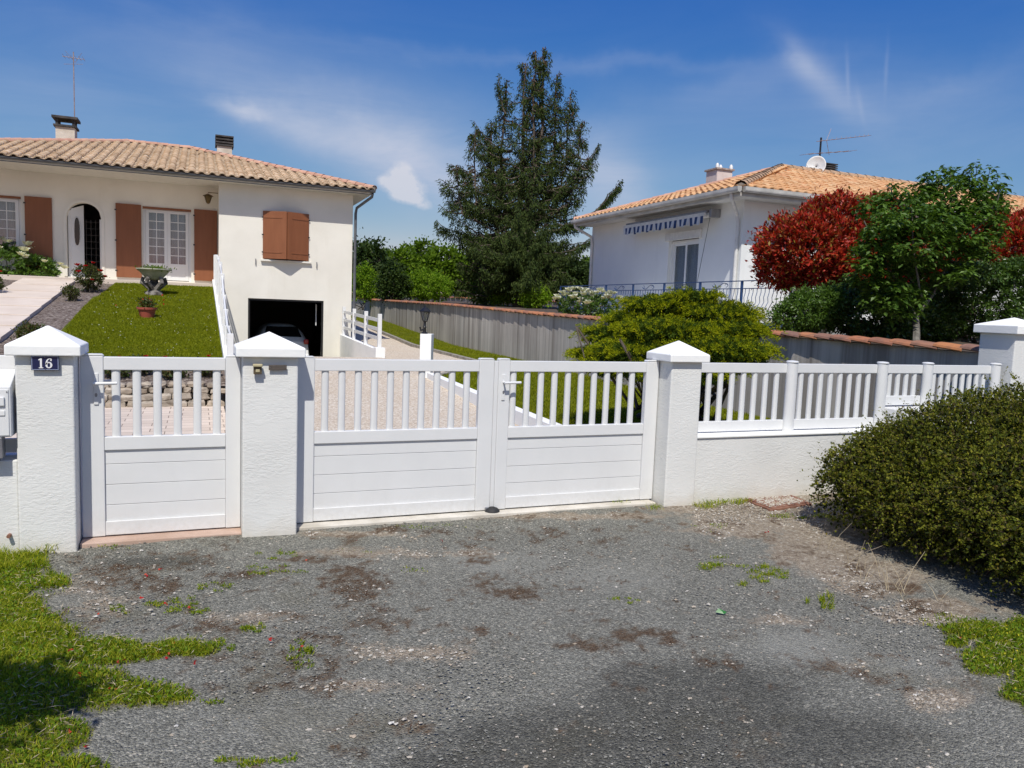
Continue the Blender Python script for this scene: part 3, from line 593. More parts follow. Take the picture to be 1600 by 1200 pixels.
# ================================================================ FENCE + LOW WALL
r = root('low_wall', (3.7, 0, 0), 'low white rendered wall under the picket fence right of the gates', 'wall')
MB().box(1.701, 5.719, -.14, .12, -.1, .615).build('wall_body', M['plaster'], r, .008)
MB().box(1.701, 5.719, -.155, .13, .616, .634).build('coping', M['cap'], r, .004)
r = root('picket_fence', (3.7, 0, .634), 'white slatted fence on the low wall between two pillars', 'fence')
posts = [2.84, 3.985, 4.61, 5.62]
for p in posts:
    s = MB(); s.prism([(p+.055*cos(a), -.01+.05*sin(a)) for a in np.linspace(0, 2*pi, 20, endpoint=False)], 2, .634, 1.285); pb = s.build('post', M['alu'], r, smooth=True)
    MB().lathe(p, -.01, [(.058, 1.286), (.058, 1.294), (.045, 1.301), (0, 1.305)], 20).build('post_cap', M['alu'], pb, smooth=True)
edges = [(1.705, 2.79, .644, 8), (2.895, 3.93, .644, 8), (4.04, 4.555, .86, 4), (4.665, 5.57, .644, 8)]
for (a, b, zb, n) in edges:
    MB().box(a, b, 0, .04, 1.185, 1.272).build('top_rail', M['alu'], r, .004)
    MB().box(a, b, 0, .04, zb, zb+.095).build('bottom_rail', M['alu'], r, .004)
    for k in range(n):
        m = MB(); slat_box(m, a+(b-a)*(k+.75)/(n+.5), .05, zb+.095, 1.185, .006, .034); m.build('slat', M['alu'], r, smooth=True)
r = root('neighbour_wall', (14, .1, 0), 'plain white rendered wall continuing right of the tall pillar', 'wall')
MB().box(6.201, 40, 0, .2, -.3, 1.42).build('wall_body', M['plaster'], r, .01); MB().box(6.201, 40, -.03, .23, 1.421, 1.46).build('coping', M['cap'], r, .005)
r = root('meter_cabinet', (4.3, 0, .634), 'white meter cabinet set in the wall under the shorter fence panel', 'cabinet')
MB().box(4.03, 4.56, -.16, .1, .635, .845).build('cabinet_body', M['frame'], r, .01); MB().box(4.10, 4.50, -.166, -.1605, .66, .82).build('cabinet_door', M['frame'], r, .004)
# left of the number pillar
r = root('low_wall', (-4.4, 0, 0), 'low white rendered wall under the mailbox at the left edge', 'wall')
MB().box(-6, -3.389, -.16, .12, -.1, .63).build('wall_body', M['plaster'], r, .008)
tag(MB().tube([(-3.44, -.20, .155), (-3.44, -.14, .155)], .012, 8).build('wall_pipe', M['rust'], None), 'short rusty pipe stub sticking out of the white wall below the mailbox', 'pipe')
r = root('slatted_fence', (-4.4, 0, .63), 'white fence rail on the low wall behind the mailbox', 'fence')
MB().box(-6, -3.39, 0, .04, 1.185, 1.275).build('top_rail', M['alu'], r, .004); MB().box(-6, -3.39, 0, .04, .65, .74).build('bottom_rail', M['alu'], r, .004)
for k in range(12): m = MB(); slat_box(m, -5.9+.2*k, .05, .74, 1.185); m.build('slat', M['alu'], r, smooth=True)
r = root('mailbox', (-3.6, -.15, .78), 'white letterbox with a flap slot left of the number pillar', 'mailbox')
m = MB(); m.prism([(-.235, .79), (-.01, .79), (-.01, 1.19), (-.05, 1.19), (-.235, 1.10)], 0, -3.85, -3.402); m.build('box_body', M['alu'], r, .006)
MB().box(-3.82, -3.412, -.242, -.2355, .80, 1.085).build('front_door', M['alu'], r, .003)
MB().box(-3.76, -3.432, -.256, -.2425, .985, 1.04).build('letter_flap', M['alu'], r, .004)
MB().box(-3.70, -3.432, -.248, -.2425, .925, .955).build('name_holder', M['frame'], r, .002)
s = MB(); s.tube([(-3.42, -.246, 1.07), (-3.42, -.236, 1.07)], .004, 8); s.build('screw', M['steel'], r)
MB().box(-3.8, -3.45, -.25, -.161, .66, .79).build('bracket', M['steel'], r, .004)
# ================================================================ LEFT GARDEN RETAINING WALL + RAILING
def wall_z(v): return float(np.interp(v, [0.12, 3, 7.3, 20], [.52, .55, .62, 2.25]))
m = MB(); vs = [.13, 3, 7.3, 10, 13, 16, 19.99]
for a, b in zip(vs[:-1], vs[1:]): m.hexa([(-1.95, a, -.8), (-1.78, a, -.8), (-1.78, b, -.8), (-1.95, b, -.8), (-1.95, a, wall_z(a)), (-1.78, a, wall_z(a)), (-1.78, b, wall_z(b)), (-1.95, b, wall_z(b))])
tag(m.build('retaining_wall', M['cap']), 'white sloping retaining wall between the raised lawn and the garage drive', 'wall')
r = root('stepped_railing', (-1.865, 13, .6), 'white post and rail fence climbing the sloping wall beside the lawn', 'railing')
RP = [7.6, 9.0, 10.1, 11.2, 12.4, 14.2, 16.2, 18.2, 19.85]
for i, v in enumerate(RP):
    z = wall_z(v)
    pz = float(np.interp(v, [7.6, 9, 10.1, 11.2, 12.4, 14.2, 16.2, 18.2, 19.9], [1.12, 1.20, 1.48, 1.76, 2.22, 2.55, 2.78, 2.92, 3.0]))
    MB().box(-1.915, -1.815, v-.05, v+.05, z-.02, pz).build('post', M['frame'], r, .006)
    if i < len(RP)-1:
        v2 = RP[i+1]; z2 = wall_z(v2); pz2 = float(np.interp(v2, [7.6, 9, 10.1, 11.2, 12.4, 14.2, 16.2, 18.2, 19.9], [1.12, 1.20, 1.48, 1.76, 2.22, 2.55, 2.78, 2.92, 3.0]))
        for fr in (.30, .62, .9):
            a, b = z+(pz-z)*fr, z2+(pz2-z2)*fr; h = .04
            MB().hexa([(-1.88, v+.05, a-h), (-1.85, v+.05, a-h), (-1.85, v2-.05, b-h), (-1.88, v2-.05, b-h), (-1.88, v+.05, a+h), (-1.85, v+.05, a+h), (-1.85, v2-.05, b+h), (-1.88, v2-.05, b+h)]).build('rail', M['frame'], r)
# ramp wall right of garage
m = MB(); m.hexa([(1.98, 14.45, -.8), (2.13, 14.45, -.8), (2.13, 19.99, -.8), (1.98, 19.99, -.8), (1.98, 14.45, .50), (2.13, 14.45, .50), (2.13, 19.99, .64), (1.98, 19.99, .64)]); m.box(1.93, 2.18, 14.15, 14.45, -.2, .55)
tag(m.build('ramp_wall', M['cap'], None, .006), 'low white wall beside the garage ramp, under the short white railing', 'wall')
r = root('ramp_railing', (2.05, 17, .55), 'short white post and rail fence on the wall right of the garage', 'railing')
for v in (14.3, 16.1, 17.9, 19.7):
    MB().box(2.0, 2.1, v-.05, v+.05, .5, float(np.interp(v, [14.3, 19.7], [1.43, 1.56]))).build('post', M['frame'], r, .006)
for z0, z1 in ((.78, .88), (1.02, 1.13), (1.26, 1.39)):
    for a, b in ((14.35, 16.05), (16.15, 17.85), (17.95, 19.65)):
        za, zb = z0+(z1-z0)*(a-14.3)/5.4, z0+(z1-z0)*(b-14.3)/5.4
        MB().hexa([(2.03, a, za-.045), (2.06, a, za-.045), (2.06, b, zb-.045), (2.03, b, zb-.045), (2.03, a, za+.045), (2.06, a, za+.045), (2.06, b, zb+.045), (2.03, b, zb+.045)]).build('rail', M['frame'], r)
# dry stone border behind the small gate
r = root('stone_border', (-3.2, 6.75, 0), 'low border of rough pale stones behind the small gate', 'stone wall')
st = MB(); rr = random.Random(3)
import itertools
V_, F_ = [], []
def rock(cx, cy, cz, a, b, c, seed):
    th = np.linspace(0, 2*pi, 9)[:-1]; vs = []
    q = np.random.default_rng(seed)
    for ph, s in ((-1, .80), (-.5, 1.0), (.5, .98), (1, .74)):
        for t in th: rj = q.uniform(.78, 1.10); vs.append((cx+a*np.sign(cos(t))*abs(cos(t))**.4*s*rj, cy+b*np.sign(sin(t))*abs(sin(t))**.4*s*rj, cz+c*ph*q.uniform(.65, 1.15)))
    fs = [(i*8+k, i*8+(k+1) % 8, (i+1)*8+(k+1) % 8, (i+1)*8+k) for i in range(3) for k in range(8)]+[tuple(range(7, -1, -1)), tuple(range(24, 32))]
    st.add(vs, fs)
sd_ = 0
for row, zc, hh in ((0, .09, .06), (1, .19, .06), (2, .285, .055), (3, .365, .045)):
    u = -7.2+.1*row
    while u < -2.05:
        a = rr.uniform(.05, .15); rock(u+a, 6.72+.04*row+rr.uniform(-.03, .03), zc+rr.uniform(-.01, .01), a*1.02, .11, hh*rr.uniform(.8, 1.1), sd_); u += 2*a; sd_ += 1
M['stone'] = tilemat('pale_rubble_stone', [(.30, .25, .20), (.46, .40, .33), (.36, .29, .22), (.54, .48, .40)], (.09, .07, .05), .95)
st.build('stones', M['stone'], r, .006)
# edging wall of the right lawn + lamp pillar
m = MB(); pts = [(1.78, .2, .24), (1.86, 3, .24), (1.98, 6.2, .26), (2.12, 9.7, .3)]
for (a, b, c), (d, e, f) in zip(pts[:-1], pts[1:]): m.hexa([(a-.06, b, -.05), (a+.10, b, -.05), (d+.10, e, -.05), (d-.06, e, -.05), (a-.06, b, c), (a+.10, b, c), (d+.10, e, f), (d-.06, e, f)])
tag(m.build('edging_wall', M['cap']), 'low white edging wall between the gravel and the right hand lawn', 'wall')
r = root('lamp_pillar', (2.12, 10.0, 0), 'short square white pillar at the corner of the lawn, carrying the black lantern', 'pillar')
m = MB(); ca, sa = cos(-.5), sin(-.5)
def rot(x, y): return (2.12+x*ca-y*sa, 10.0+x*sa+y*ca)
m.prism([rot(-.12, -.12), rot(.12, -.12), rot(.12, .12), rot(-.12, .12)], 2, -.1, 1.10); m.build('pillar_body', M['cap'], r, .006)
r = root('garden_lantern', (2.06, 9.98, 1.10), 'black lantern on the short white pillar in the drive', 'lantern')
m = MB(); m.lathe(2.06, 9.98, [(0, 1.10), (.07, 1.10), (.07, 1.12), (.035, 1.14), (.028, 1.22), (.04, 1.24), (.028, 1.26), (.025, 1.34), (.05, 1.36), (.06, 1.375), (0, 1.38)], 12); m.build('lantern_post', M['black'], r, smooth=True)
m = MB(); m.tube([(2.06, 9.98, 1.2), (1.97, 9.96, 1.17), (1.95, 9.96, 1.24)], .02, 8); m.build('curl', M['black'], r)
m = MB()
for k in range(6): a = k*pi/3; m.tube([(2.06+.055*cos(a), 9.98+.055*sin(a), 1.38), (2.06+.10*cos(a), 9.98+.10*sin(a), 1.56)], .007, 5)
m.build('cage', M['black'], r)
MB().lathe(2.06, 9.98, [(.05, 1.385), (.092, 1.555)], 6).build('glass_shade', M['lampglass'], r)
MB().lathe(2.06, 9.98, [(.12, 1.555), (.125, 1.57), (.07, 1.62), (.03, 1.65), (.02, 1.67), (.025, 1.685), (0, 1.70)], 6).build('lantern_roof', M['black'], r)
# ================================================================ OLD CONCRETE WALL WITH TILE CAP
def capz(v): return float(np.interp(v, [-.5, .4, 4, 9, 13, 18, 21, 33, 40], [1.43, 1.45, 1.49, 1.56, 1.62, 1.73, 1.79, 1.91, 2.08]))
r = root('boundary_wall', (6.1, 12, 0), 'long grey streaked concrete wall capped with terracotta tiles along the drive', 'wall')
m = MB(); vs = np.linspace(.3, 41, 60)
for a, b in zip(vs[:-1], vs[1:]): m.hexa([(6.0, a, -.2), (6.18, a, -.2), (6.18, b, -.2), (6.0, b, -.2), (6.0, a, capz(a)-.07), (6.18, a, capz(a)-.07), (6.18, b, capz(b)-.07), (6.0, b, capz(b)-.07)])
m.build('wall_body', M['oldwall'], r)
def cap_tiles(v0, v1, zf, uc, step=.33, seed=1):
    Vs, Fs = [], []; n = 0; q = random.Random(seed); v = v0
    while v < v1:
        z = zf(v); jl = q.uniform(-.012, .012); ju = q.uniform(-.012, .012); w = .165
        # barrel arc across u, tilted: the near end (small v) sits low under the next, the far end rises
        sec = []
        for (vv_, lift, rw) in ((v-.05+jl, .0, 1.0), (v+step+.0+jl, .035, .94)):
            for k in range(9):
                a = pi*k/8; sec.append((uc+ju-.02-w*rw*cos(a)*1.0, vv_, z-.055+lift+.055*rw*sin(a)**.8))
        for (vv_, lift, rw) in ((v-.05+jl, .0, 1.0), (v+step+.0+jl, .035, .94)):
            for k in range(9):
                a = pi*k/8; sec.append((uc+ju-.02-(w-.014)*rw*cos(a), vv_, z-.069+lift+.055*rw*sin(a)**.8))
        f = []
        for k in range(8):
            f += [(k, k+1, 9+k+1, 9+k), (18+k, 27+k, 28+k, 19+k), (k, 18+k, 19+k, k+1), (9+k, 10+k, 28+k, 27+k)]
        f += [(0, 9, 27, 18), (8, 26, 35, 17)]
        Vs += sec; Fs += [tuple(i+n for i in t) for t in f]; n += 36; v += step
    return Vs, Fs
V1, F1 = cap_tiles(.35, 41, capz, 6.09)
npmesh('cap_tiles', V1, np.array(F1), M['captile'], r)
r = root('garden_wall', (13, 41.5, 1.5), 'low tile-capped wall crossing the garden beyond the conifer', 'wall')
MB().box(6.0, 30, 41.3, 41.5, 1, 2.25).build('wall_body', M['oldwall'], r)
m = MB()
for k in range(70): m.prism([(6+.34*k, 2.26), (6.32+.34*k, 2.26), (6.16+.34*k, 2.34)], 1, 41.15, 41.65)
m.build('cap_tiles', M['captile'], r)
# ================================================================ ROOF TILES
def roof_tiles(name, origin, eu, ev, spans, mat, parent, pitch=.27, row=.36, seed=0, amp=.05):
    """origin: eave point; eu unit vector along the eave, ev unit vector up the slope; spans(a)->(b0,b1) extent up the slope"""
    eu, ev = np.array(eu, float), np.array(ev, float); nn = np.cross(eu, ev); nn = nn/np.linalg.norm(nn)
    if nn[2] < 0: nn = -nn
    V, Fs = [], []; n = 0; q = np.random.default_rng(seed); a = spans.a0
    K = 6
    while a < spans.a1:
        b0, b1 = spans(a+pitch/2); b = b0; j = 0
        while b < b1-.02:
            e = min(b+row+.03, b1+.03); ja = q.normal(0, .006); jl = q.normal(0, .004)
            for (bb, w, lift) in ((b, pitch*.37, .034), (e, pitch*.31, .012)):
                for k in range(K+1):
                    t = pi*k/K; V.append(np.array(origin)+eu*(a+pitch/2+ja-w*cos(t))+ev*bb+nn*(lift+jl+amp*1.25*sin(t)))
            for k in range(K): Fs.append((n+k, n+k+1, n+K+1+k+1, n+K+1+k))
            # front lip of tile
            for k in range(K+1):
                t = pi*k/K; V.append(np.array(origin)+eu*(a+pitch/2+ja-pitch*.32*cos(t))+ev*(b+.001)+nn*(.018+jl+amp*1.0*sin(t)))
            m0 = n+2*(K+1)
            for k in range(K): Fs.append((n+k+1, n+k, m0+k, m0+k+1))
            n += 3*(K+1)
            # channel tile between
            for bb, dz in ((b-.02, .018), (e, .004)):
                for k in range(4):
                    t = pi*(k+.5)/4; w = pitch*.30; V.append(np.array(origin)+eu*(a-w*cos(t)*1.2)+ev*bb+nn*(dz+.035-.04*sin(t)))
            for k in range(3): Fs.append((n+k, n+k+1, n+4+k+1, n+4+k))
            n += 8
            b += row; j += 1
        a += pitch
    return npmesh(name, np.array(V), np.array(Fs), mat, parent)
class Spans:
    def __init__(s, a0, a1, f): s.a0, s.a1, s.f = a0, a1, f
    def __call__(s, a): return s.f(a)
def ridge(name, pts, mat, parent, r=.10, step=.38, seed=5):
    V, Fs = [], []; n = 0; K = 6; q = np.random.default_rng(seed)
    for p0, p1 in zip(pts[:-1], pts[1:]):
        p0, p1 = np.array(p0, float), np.array(p1, float); L = np.linalg.norm(p1-p0); d = (p1-p0)/L; s = unit(np.cross(d, [0, 0, 1.])); u = np.cross(s, d); k_ = int(L/step)+1
        for i in range(k_):
            for (t, w) in ((i*step, r*1.08), (min(i*step+step+.04, L+.03), r*.92)):
                for k in range(K+1):
                    a = pi*k/K; V.append(p0+d*t+s*w*1.15*cos(a)+u*(w*sin(a)+.03)+q.normal(0, .003, 3))
            Fs += [(n+k, n+k+1, n+K+1+k+1, n+K+1+k) for k in range(K)]; n += 2*(K+1)
    o = npmesh(name, np.array(V), np.array(Fs), mat, parent)
    mm = MB()
    for p0, p1 in zip(pts[:-1], pts[1:]): mm.tube([np.array(p0, float), np.array(p1, float)], r*.9, 8)
    mm.build('ridge_mortar', M['kerb'], parent); return o
# ================================================================ LEFT HOUSE
H = root('house', (-4, 24, 0), 'cream rendered house with brown shutters and pale tiled roof at left', 'house')
UL, UR, VB, VL = -11.5, 2.34, 20.0, 21.2       # left block is recessed to VL, garage block front VB
# garage block front wall with door opening and shuttered window
gz0, gz1, gu0, gu1 = -.75, 1.72, -.90, 1.44
m = MB(); m.box(-1.76, gu0, VB, VB+.3, gz0, gz1); m.box(gu1, UR, VB, VB+.3, gz0, gz1); m.box(-1.76, UR, VB, VB+.3, gz1, 5.2)
m.box(UR-.3, UR, VB+.3, 33, gz0, 5.2); m.box(-1.76, -1.46, VB+.3, VL+.3, gz0, 5.2); m.box(-11.5, UR-.3, 32.7, 33, -.1, 5.2); m.box(-11.5, -11.2, VL+.3, 32.7, -.1, 5.2)
# left facade with openings: french window A, arch, french window B
f0 = 2.17
def seg(a, b, z0, z1): m.box(a, b, VL, VL+.3, z0, z1)
WA = (-8.60, -7.20); AR = (-6.03, -5.10); WB = (-3.95, -2.56); top = 4.44; at_, ar_ = 3.95, .465
seg(-11.2, WA[0], 0, 5.4); seg(WA[1], AR[0], 0, 5.4); seg(AR[1], WB[0], 0, 5.4); seg(WB[1], -1.76, 0, 5.4)
for w in (WA, WB): seg(w[0], w[1], top, 5.4); seg(w[0], w[1], 0, f0)
seg(AR[0], AR[1], 0, f0)
n = 18
for k in range(n):
    a0, a1 = AR[0]+(AR[1]-AR[0])*k/n, AR[0]+(AR[1]-AR[0])*(k+1)/n; c_ = (AR[0]+AR[1])/2
    z0_, z1_ = (at_+sqrt(max(0, ar_**2-(x-c_)**2)) for x in (a0, a1))
    m.hexa([(a0, VL, z0_), (a1, VL, z1_), (a1, VL+.3, z1_), (a0, VL+.3, z0_), (a0, VL, 5.4), (a1, VL, 5.4), (a1, VL+.3, 5.4), (a0, VL+.3, 5.4)])
m.build('wall', M['house'], H)
# arch surround
m = MB()
def arcpt(r_, a): return ((AR[0]+AR[1])/2+r_*cos(a), at_+r_*sin(a))
for k in range(20):
    a0, a1 = pi*k/20, pi*(k+1)/20; m.prism([arcpt(.465, a0), arcpt(.545, a0), arcpt(.545, a1), arcpt(.465, a1)], 1, VL-.025, VL)
m.box(AR[0]-.08, AR[0], VL-.025, VL, f0, at_); m.box(AR[1], AR[1]+.08, VL-.025, VL, f0, at_)
m.build('door_surround', M['house'], H)
# dark interior boxes
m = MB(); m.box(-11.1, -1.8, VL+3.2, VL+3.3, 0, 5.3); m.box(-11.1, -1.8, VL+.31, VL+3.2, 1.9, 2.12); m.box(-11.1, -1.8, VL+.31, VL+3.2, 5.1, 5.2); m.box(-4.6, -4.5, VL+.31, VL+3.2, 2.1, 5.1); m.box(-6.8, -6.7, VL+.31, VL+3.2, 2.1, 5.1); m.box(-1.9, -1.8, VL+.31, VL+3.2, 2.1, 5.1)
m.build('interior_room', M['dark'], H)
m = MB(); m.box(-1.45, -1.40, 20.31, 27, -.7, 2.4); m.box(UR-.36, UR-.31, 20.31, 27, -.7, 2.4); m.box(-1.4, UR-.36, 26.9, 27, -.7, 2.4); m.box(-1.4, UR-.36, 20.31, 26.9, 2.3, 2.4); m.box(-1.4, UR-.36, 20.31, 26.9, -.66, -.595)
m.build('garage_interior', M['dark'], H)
m = MB(); m.box(gu0, gu0+.06, VB+.05, VB+.12, gz0, gz1); m.box(gu1-.06, gu1, VB+.05, VB+.12, gz0, gz1); m.box(gu0+.06, gu1-.06, VB+.05, VB+.12, gz1-.06, gz1)
gf = m.build('garage_door_frame', M['black'], H)
MB().tube([(gu1-.17, VB+.5, .9), (gu1-.17, VB+.5, 1.6)], .02, 8).build('door_spring', M['frame'], gf)
# french windows
def french(w):
    a, b = w; fr = MB(); v = VL+.10; fr.box(a, a+.07, v, v+.07, f0, top); fr.box(b-.07, b, v, v+.07, f0, top); fr.box(a+.07, b-.07, v, v+.07, top-.07, top)
    F = fr.build('french_window', M['frame'], H, .004)
    MB().box(a-.0, b+.0, VL-.02, VL+.09, top-.06, top+.0).build('lintel_strip', M['wood'], F)
    mid = (a+b)/2
    for (p, q) in ((a+.075, mid-.002), (mid+.002, b-.075)):
        s = MB(); v2 = v-.01; s.box(p, p+.09, v2, v2+.06, f0+.02, top-.075); s.box(q-.09, q, v2, v2+.06, f0+.02, top-.075); s.box(p+.09, q-.09, v2, v2+.06, top-.165, top-.075); s.box(p+.09, q-.09, v2, v2+.06, f0+.02, f0+.12); s.box(p+.09, q-.09, v2, v2+.06, f0+.46, f0+.54)
        L = s.build('window_leaf', M['frame'], F, .004)
        MB().box(p+.09, q-.09, v2+.02, v2+.045, f0+.12, f0+.46).build('solid_panel', M['frame'], L)
        MB().box(p+.09, q-.09, v2+.028, v2+.034, f0+.54, top-.165).build('pane', M['glass'], L)
        g = MB(); zz = np.linspace(f0+.54, top-.165, 7); uc = (p+q)/2
        g.box(uc-.011, uc+.011, v2+.012, v2+.027, f0+.54, top-.165)
        for z in zz[1:-1]: g.box(p+.09, uc-.012, v2+.012, v2+.027, z-.011, z+.011); g.box(uc+.012, q-.09, v2+.012, v2+.027, z-.011, z+.011)
        g.build('glazing_bars', M['frame'], L)
    # net curtain, gently pleated
    uu = np.linspace(a+.05, b-.05, 90); vz = VL+.30+.025*np.sin(uu*55)+.015*np.sin(uu*23)
    V = np.array([(u, vv_, z) for z in (f0+.05, top-.05) for u, vv_ in zip(uu, vz)]); i = np.arange(89); npmesh('net_curtain', V, np.stack([i, i+1, i+91, i+90], 1), M['curtain'], F, True)
for w in (WA, WB): french(w)
def shutter(u0, u1, z0, z1, v, par, ang=0, hinge=None, strap=True):
    s = MB(); s.box(0, u1-u0, 0, .035, z0, z1)
    for k in range(1, 6): pass
    if strap:
        for z in (z0+.18, z1-.22): s.box(.02, (u1-u0)*.8, -.012, -.0005, z, z+.045)
    ca, sa = cos(ang), sin(ang)
    if hinge == 'r': s.v = [(-(x), y, z) for x, y, z in s.v]; ca, sa = cos(-ang), sin(-ang); off = u1
    else: off = u0
    s.v = [(off+x*ca-y*sa, v+x*sa+y*ca, z) for x, y, z in s.v]
    o = s.build('shutter', M['wood'], par, .003)
    hx = u1 if hinge == 'r' else u0
    for z in (z0+.2, (z0+z1)/2, z1-.2): MB().box(hx-.03, hx+.03, v-.012, v-.002, z-.02, z+.02).build('hinge', M['black'], o)
for a, b in ((-10.1, -8.75), (-7.10, -6.40), (-4.70, -3.99), (-2.47, -1.79)): shutter(a, b, 2.22, 4.47, VL-.06, H, strap=False)
# ajar shutters of garage-block window (hinged at outer sides, meeting edges standing out)
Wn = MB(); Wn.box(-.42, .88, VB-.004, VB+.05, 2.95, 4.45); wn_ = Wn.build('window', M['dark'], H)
shutter(-.47, .285, 2.98, 4.46, VB-.04, H, ang=-.42); shutter(.185, .94, 2.98, 4.46, VB-.04, H, ang=-.42, hinge='r')
sl = MB(); sl.box(-.53, 1.02, VB-.10, VB-.001, 2.90, 2.955); sl.build('window_sill', M['house'], H, .005)
for u in (-.68, 1.2): MB().box(u-.012, u+.012, VB-.05, VB-.001, 2.78, 2.96).build('shutter_stay', M['steel'], H)
# entrance door: open white leaf with oval glass, and dark grille
D_ = MB(); D_.box(AR[0]+.02, AR[0]+.10, VL+.14, VL+.22, f0, at_+.22); D_.box(AR[1]-.06, AR[1]-.001, VL+.14, VL+.22, f0, at_); D = D_.build('door_frame', M['frame'], H)
lf = MB(); lf.hexa([(AR[0]+.10, VL+.15, f0), (AR[0]+.42, VL+.34, f0), (AR[0]+.40, VL+.38, f0), (AR[0]+.08, VL+.19, f0), (AR[0]+.10, VL+.15, 4.22), (AR[0]+.42, VL+.34, 4.36), (AR[0]+.40, VL+.38, 4.36), (AR[0]+.08, VL+.19, 4.22)])
L = lf.build('door_leaf', M['frame'], D)
o_ = MB(); o_.prism([(AR[0]+.25+.07*cos(a), 3.55+.42*np.sign(sin(a))*abs(sin(a))**.7) for a in np.linspace(0, 2*pi, 20, endpoint=False)], 1, VL+.19, VL+.27); o_.build('door_glass', M['carglass'], L)
g = MB()
for k in range(4): g.box(AR[0]+.47+.13*k, AR[0]+.478+.13*k, VL+.40, VL+.408, f0, 3.95)
for k in range(9): g.box(AR[0]+.44, AR[1], VL+.41, VL+.418, f0+.2*k+.1, f0+.2*k+.108)
g.build('glazing_grid', M['plate'], D)
# soffit, gutter
m = MB(); m.box(-11.8, 2.86, 19.42, VL, 5.20, 5.26); m.box(2.34, 2.86, VL, 33.4, 5.2, 5.26); m.build('soffit', M['soffit'], H)
g = MB(); prof = [(19.30+.065+.065*cos(a), 5.30+.065*sin(a)) for a in np.linspace(pi, 2*pi, 9)]; prof2 = [(19.365+.058*cos(a), 5.30+.058*sin(a)) for a in np.linspace(2*pi, pi, 9)]
g.prism(prof+prof2, 0, -11.9, 2.93); g.box(-11.9, 2.90, 19.431, 19.44, 5.18, 5.36); g.build('gutter', M['gutter'], H)
d = MB(); d.tube([(2.85, 19.40, 5.22), (2.85, 19.45, 5.12), (2.45, 19.93, 4.78), (2.42, 19.94, 4.6), (2.42, 19.94, -.1)], .045, 10); d.build('downpipe', M['gutter'], H, smooth=True)
# roof planes (deck) and tiles
R1, RR2, EC, EL_ = (-2.63, 26.7, 7.27), (-4.75, 26.7, 7.27), (2.9, 19.36, 5.32), (-10.5, 19.36, 5.32)
m = MB(); bk = 34.0
m.add([EL_, EC, R1, RR2, (2.9, bk, 5.32), (-10.5, bk, 5.32)], [(0, 1, 2, 3), (1, 4, 2), (4, 5, 3, 2), (5, 0, 3), (0, 5, 4, 1)]); m.build('roof_deck', M['ridge2'], H)
sl_ = (7.27-5.32)/(26.7-19.36); ev = unit(np.array([0, 1, sl_])); SL = sqrt(1+sl_**2)*(26.7-19.36)
def sp(a):
    u = EL_[0]+a; fr = 1.0
    if u > R1[0]: fr = (EC[0]-u)/(EC[0]-R1[0])
    if u < RR2[0]: fr = (u-EL_[0])/(RR2[0]-EL_[0])
    return (-.06, SL*fr)
rf = roof_tiles('roof_tiles', EL_, (1, 0, 0), ev, Spans(0, EC[0]-EL_[0]-.1, sp), M['tile1'], H, .28, .38, 3)
ridge('ridge_tiles', [(EC[0]+.0, EC[1], EC[2]+.02), R1, RR2, EL_], M['ridge1'], H)
def chimney(u0, u1, v0, v1, z0, z1, par, kind):
    c = MB().box(u0, u1, v0, v1, z0, z1).build('chimney', M['chimney'], par, .01)
    e = .06
    MB().box(u0-e, u1+e, v0-e, v1+e, z1, z1+.07).build('chimney_slab', M['chimneytop'], c, .006)
    p = MB()
    if kind == 'posts':
        for (x, y) in ((u0, v0), (u1-.08, v0), (u0, v1-.08), (u1-.08, v1-.08)): p.box(x, x+.08, y, y+.08, z1+.07, z1+.27)
        p.box(u0-.1, u1+.1, v0-.1, v1+.1, z1+.27, z1+.35)
    else:
        for k in range(3): p.box(u0-e, u1+e, v0-e, v1+e, z1+.11+k*.12, z1+.17+k*.12)
        p.box(u0+.05, u1-.05, v0+.05, v1-.05, z1+.07, z1+.4)
    p.build('chimney_cowl', M['chimneytop'], c, .004); return c
chimney(-6.86, -6.28, 25.2, 25.8, 5.6, 7.32, H, 'posts'); chimney(-1.66, -1.10, 27.6, 28.2, 5.8, 7.68, H, 'slats')
# TV aerial
A_ = MB(); ax, ay = at(117, 212, (25.6-CAM[1])/ray(117, 212)[1])[:2]
A_.tube([(ax, ay, 6.2), (ax, ay, 9.95)], .018, 6); A = A_.build('aerial_mast', M['aerial'], H)
y_ = MB(); y_.tube([(ax-.35, ay+.1, 9.78), (ax+.35, ay-.1, 9.72)], .010, 5)
for k in range(6): x = ax-.3+.12*k; y_.tube([(x, ay-.28, 9.76), (x+.02, ay+.28, 9.76)], .006, 4)
for s in (-1, 1): y_.tube([(ax+.05, ay, 9.6), (ax+.25*s, ay, 9.95)], .006, 4)
y_.tube([(ax-.3, ay, 9.5), (ax+.28, ay, 9.58)], .006, 4); y_.build('aerial_elements', M['aerial'], A)
# wall lantern
r = root('wall_lantern', (-2.06, VL-.4, 4.75), 'small brass lantern hanging from a bracket beside the right brown shutter', 'lantern')
MB().tube([(-1.765, VL-.4, 4.98), (-2.06, VL-.4, 4.98), (-2.06, VL-.4, 4.92)], .012, 6).build('bracket', M['brass'], r)
MB().lathe(-2.06, VL-.4, [(.02, 4.94), (.15, 4.88), (.155, 4.86), (.10, 4.86)], 6).build('lantern_roof', M['brass'], r)
MB().lathe(-2.06, VL-.4, [(.115, 4.855), (.06, 4.66), (.0, 4.62)], 6).build('lantern_body', M['brass'], r)
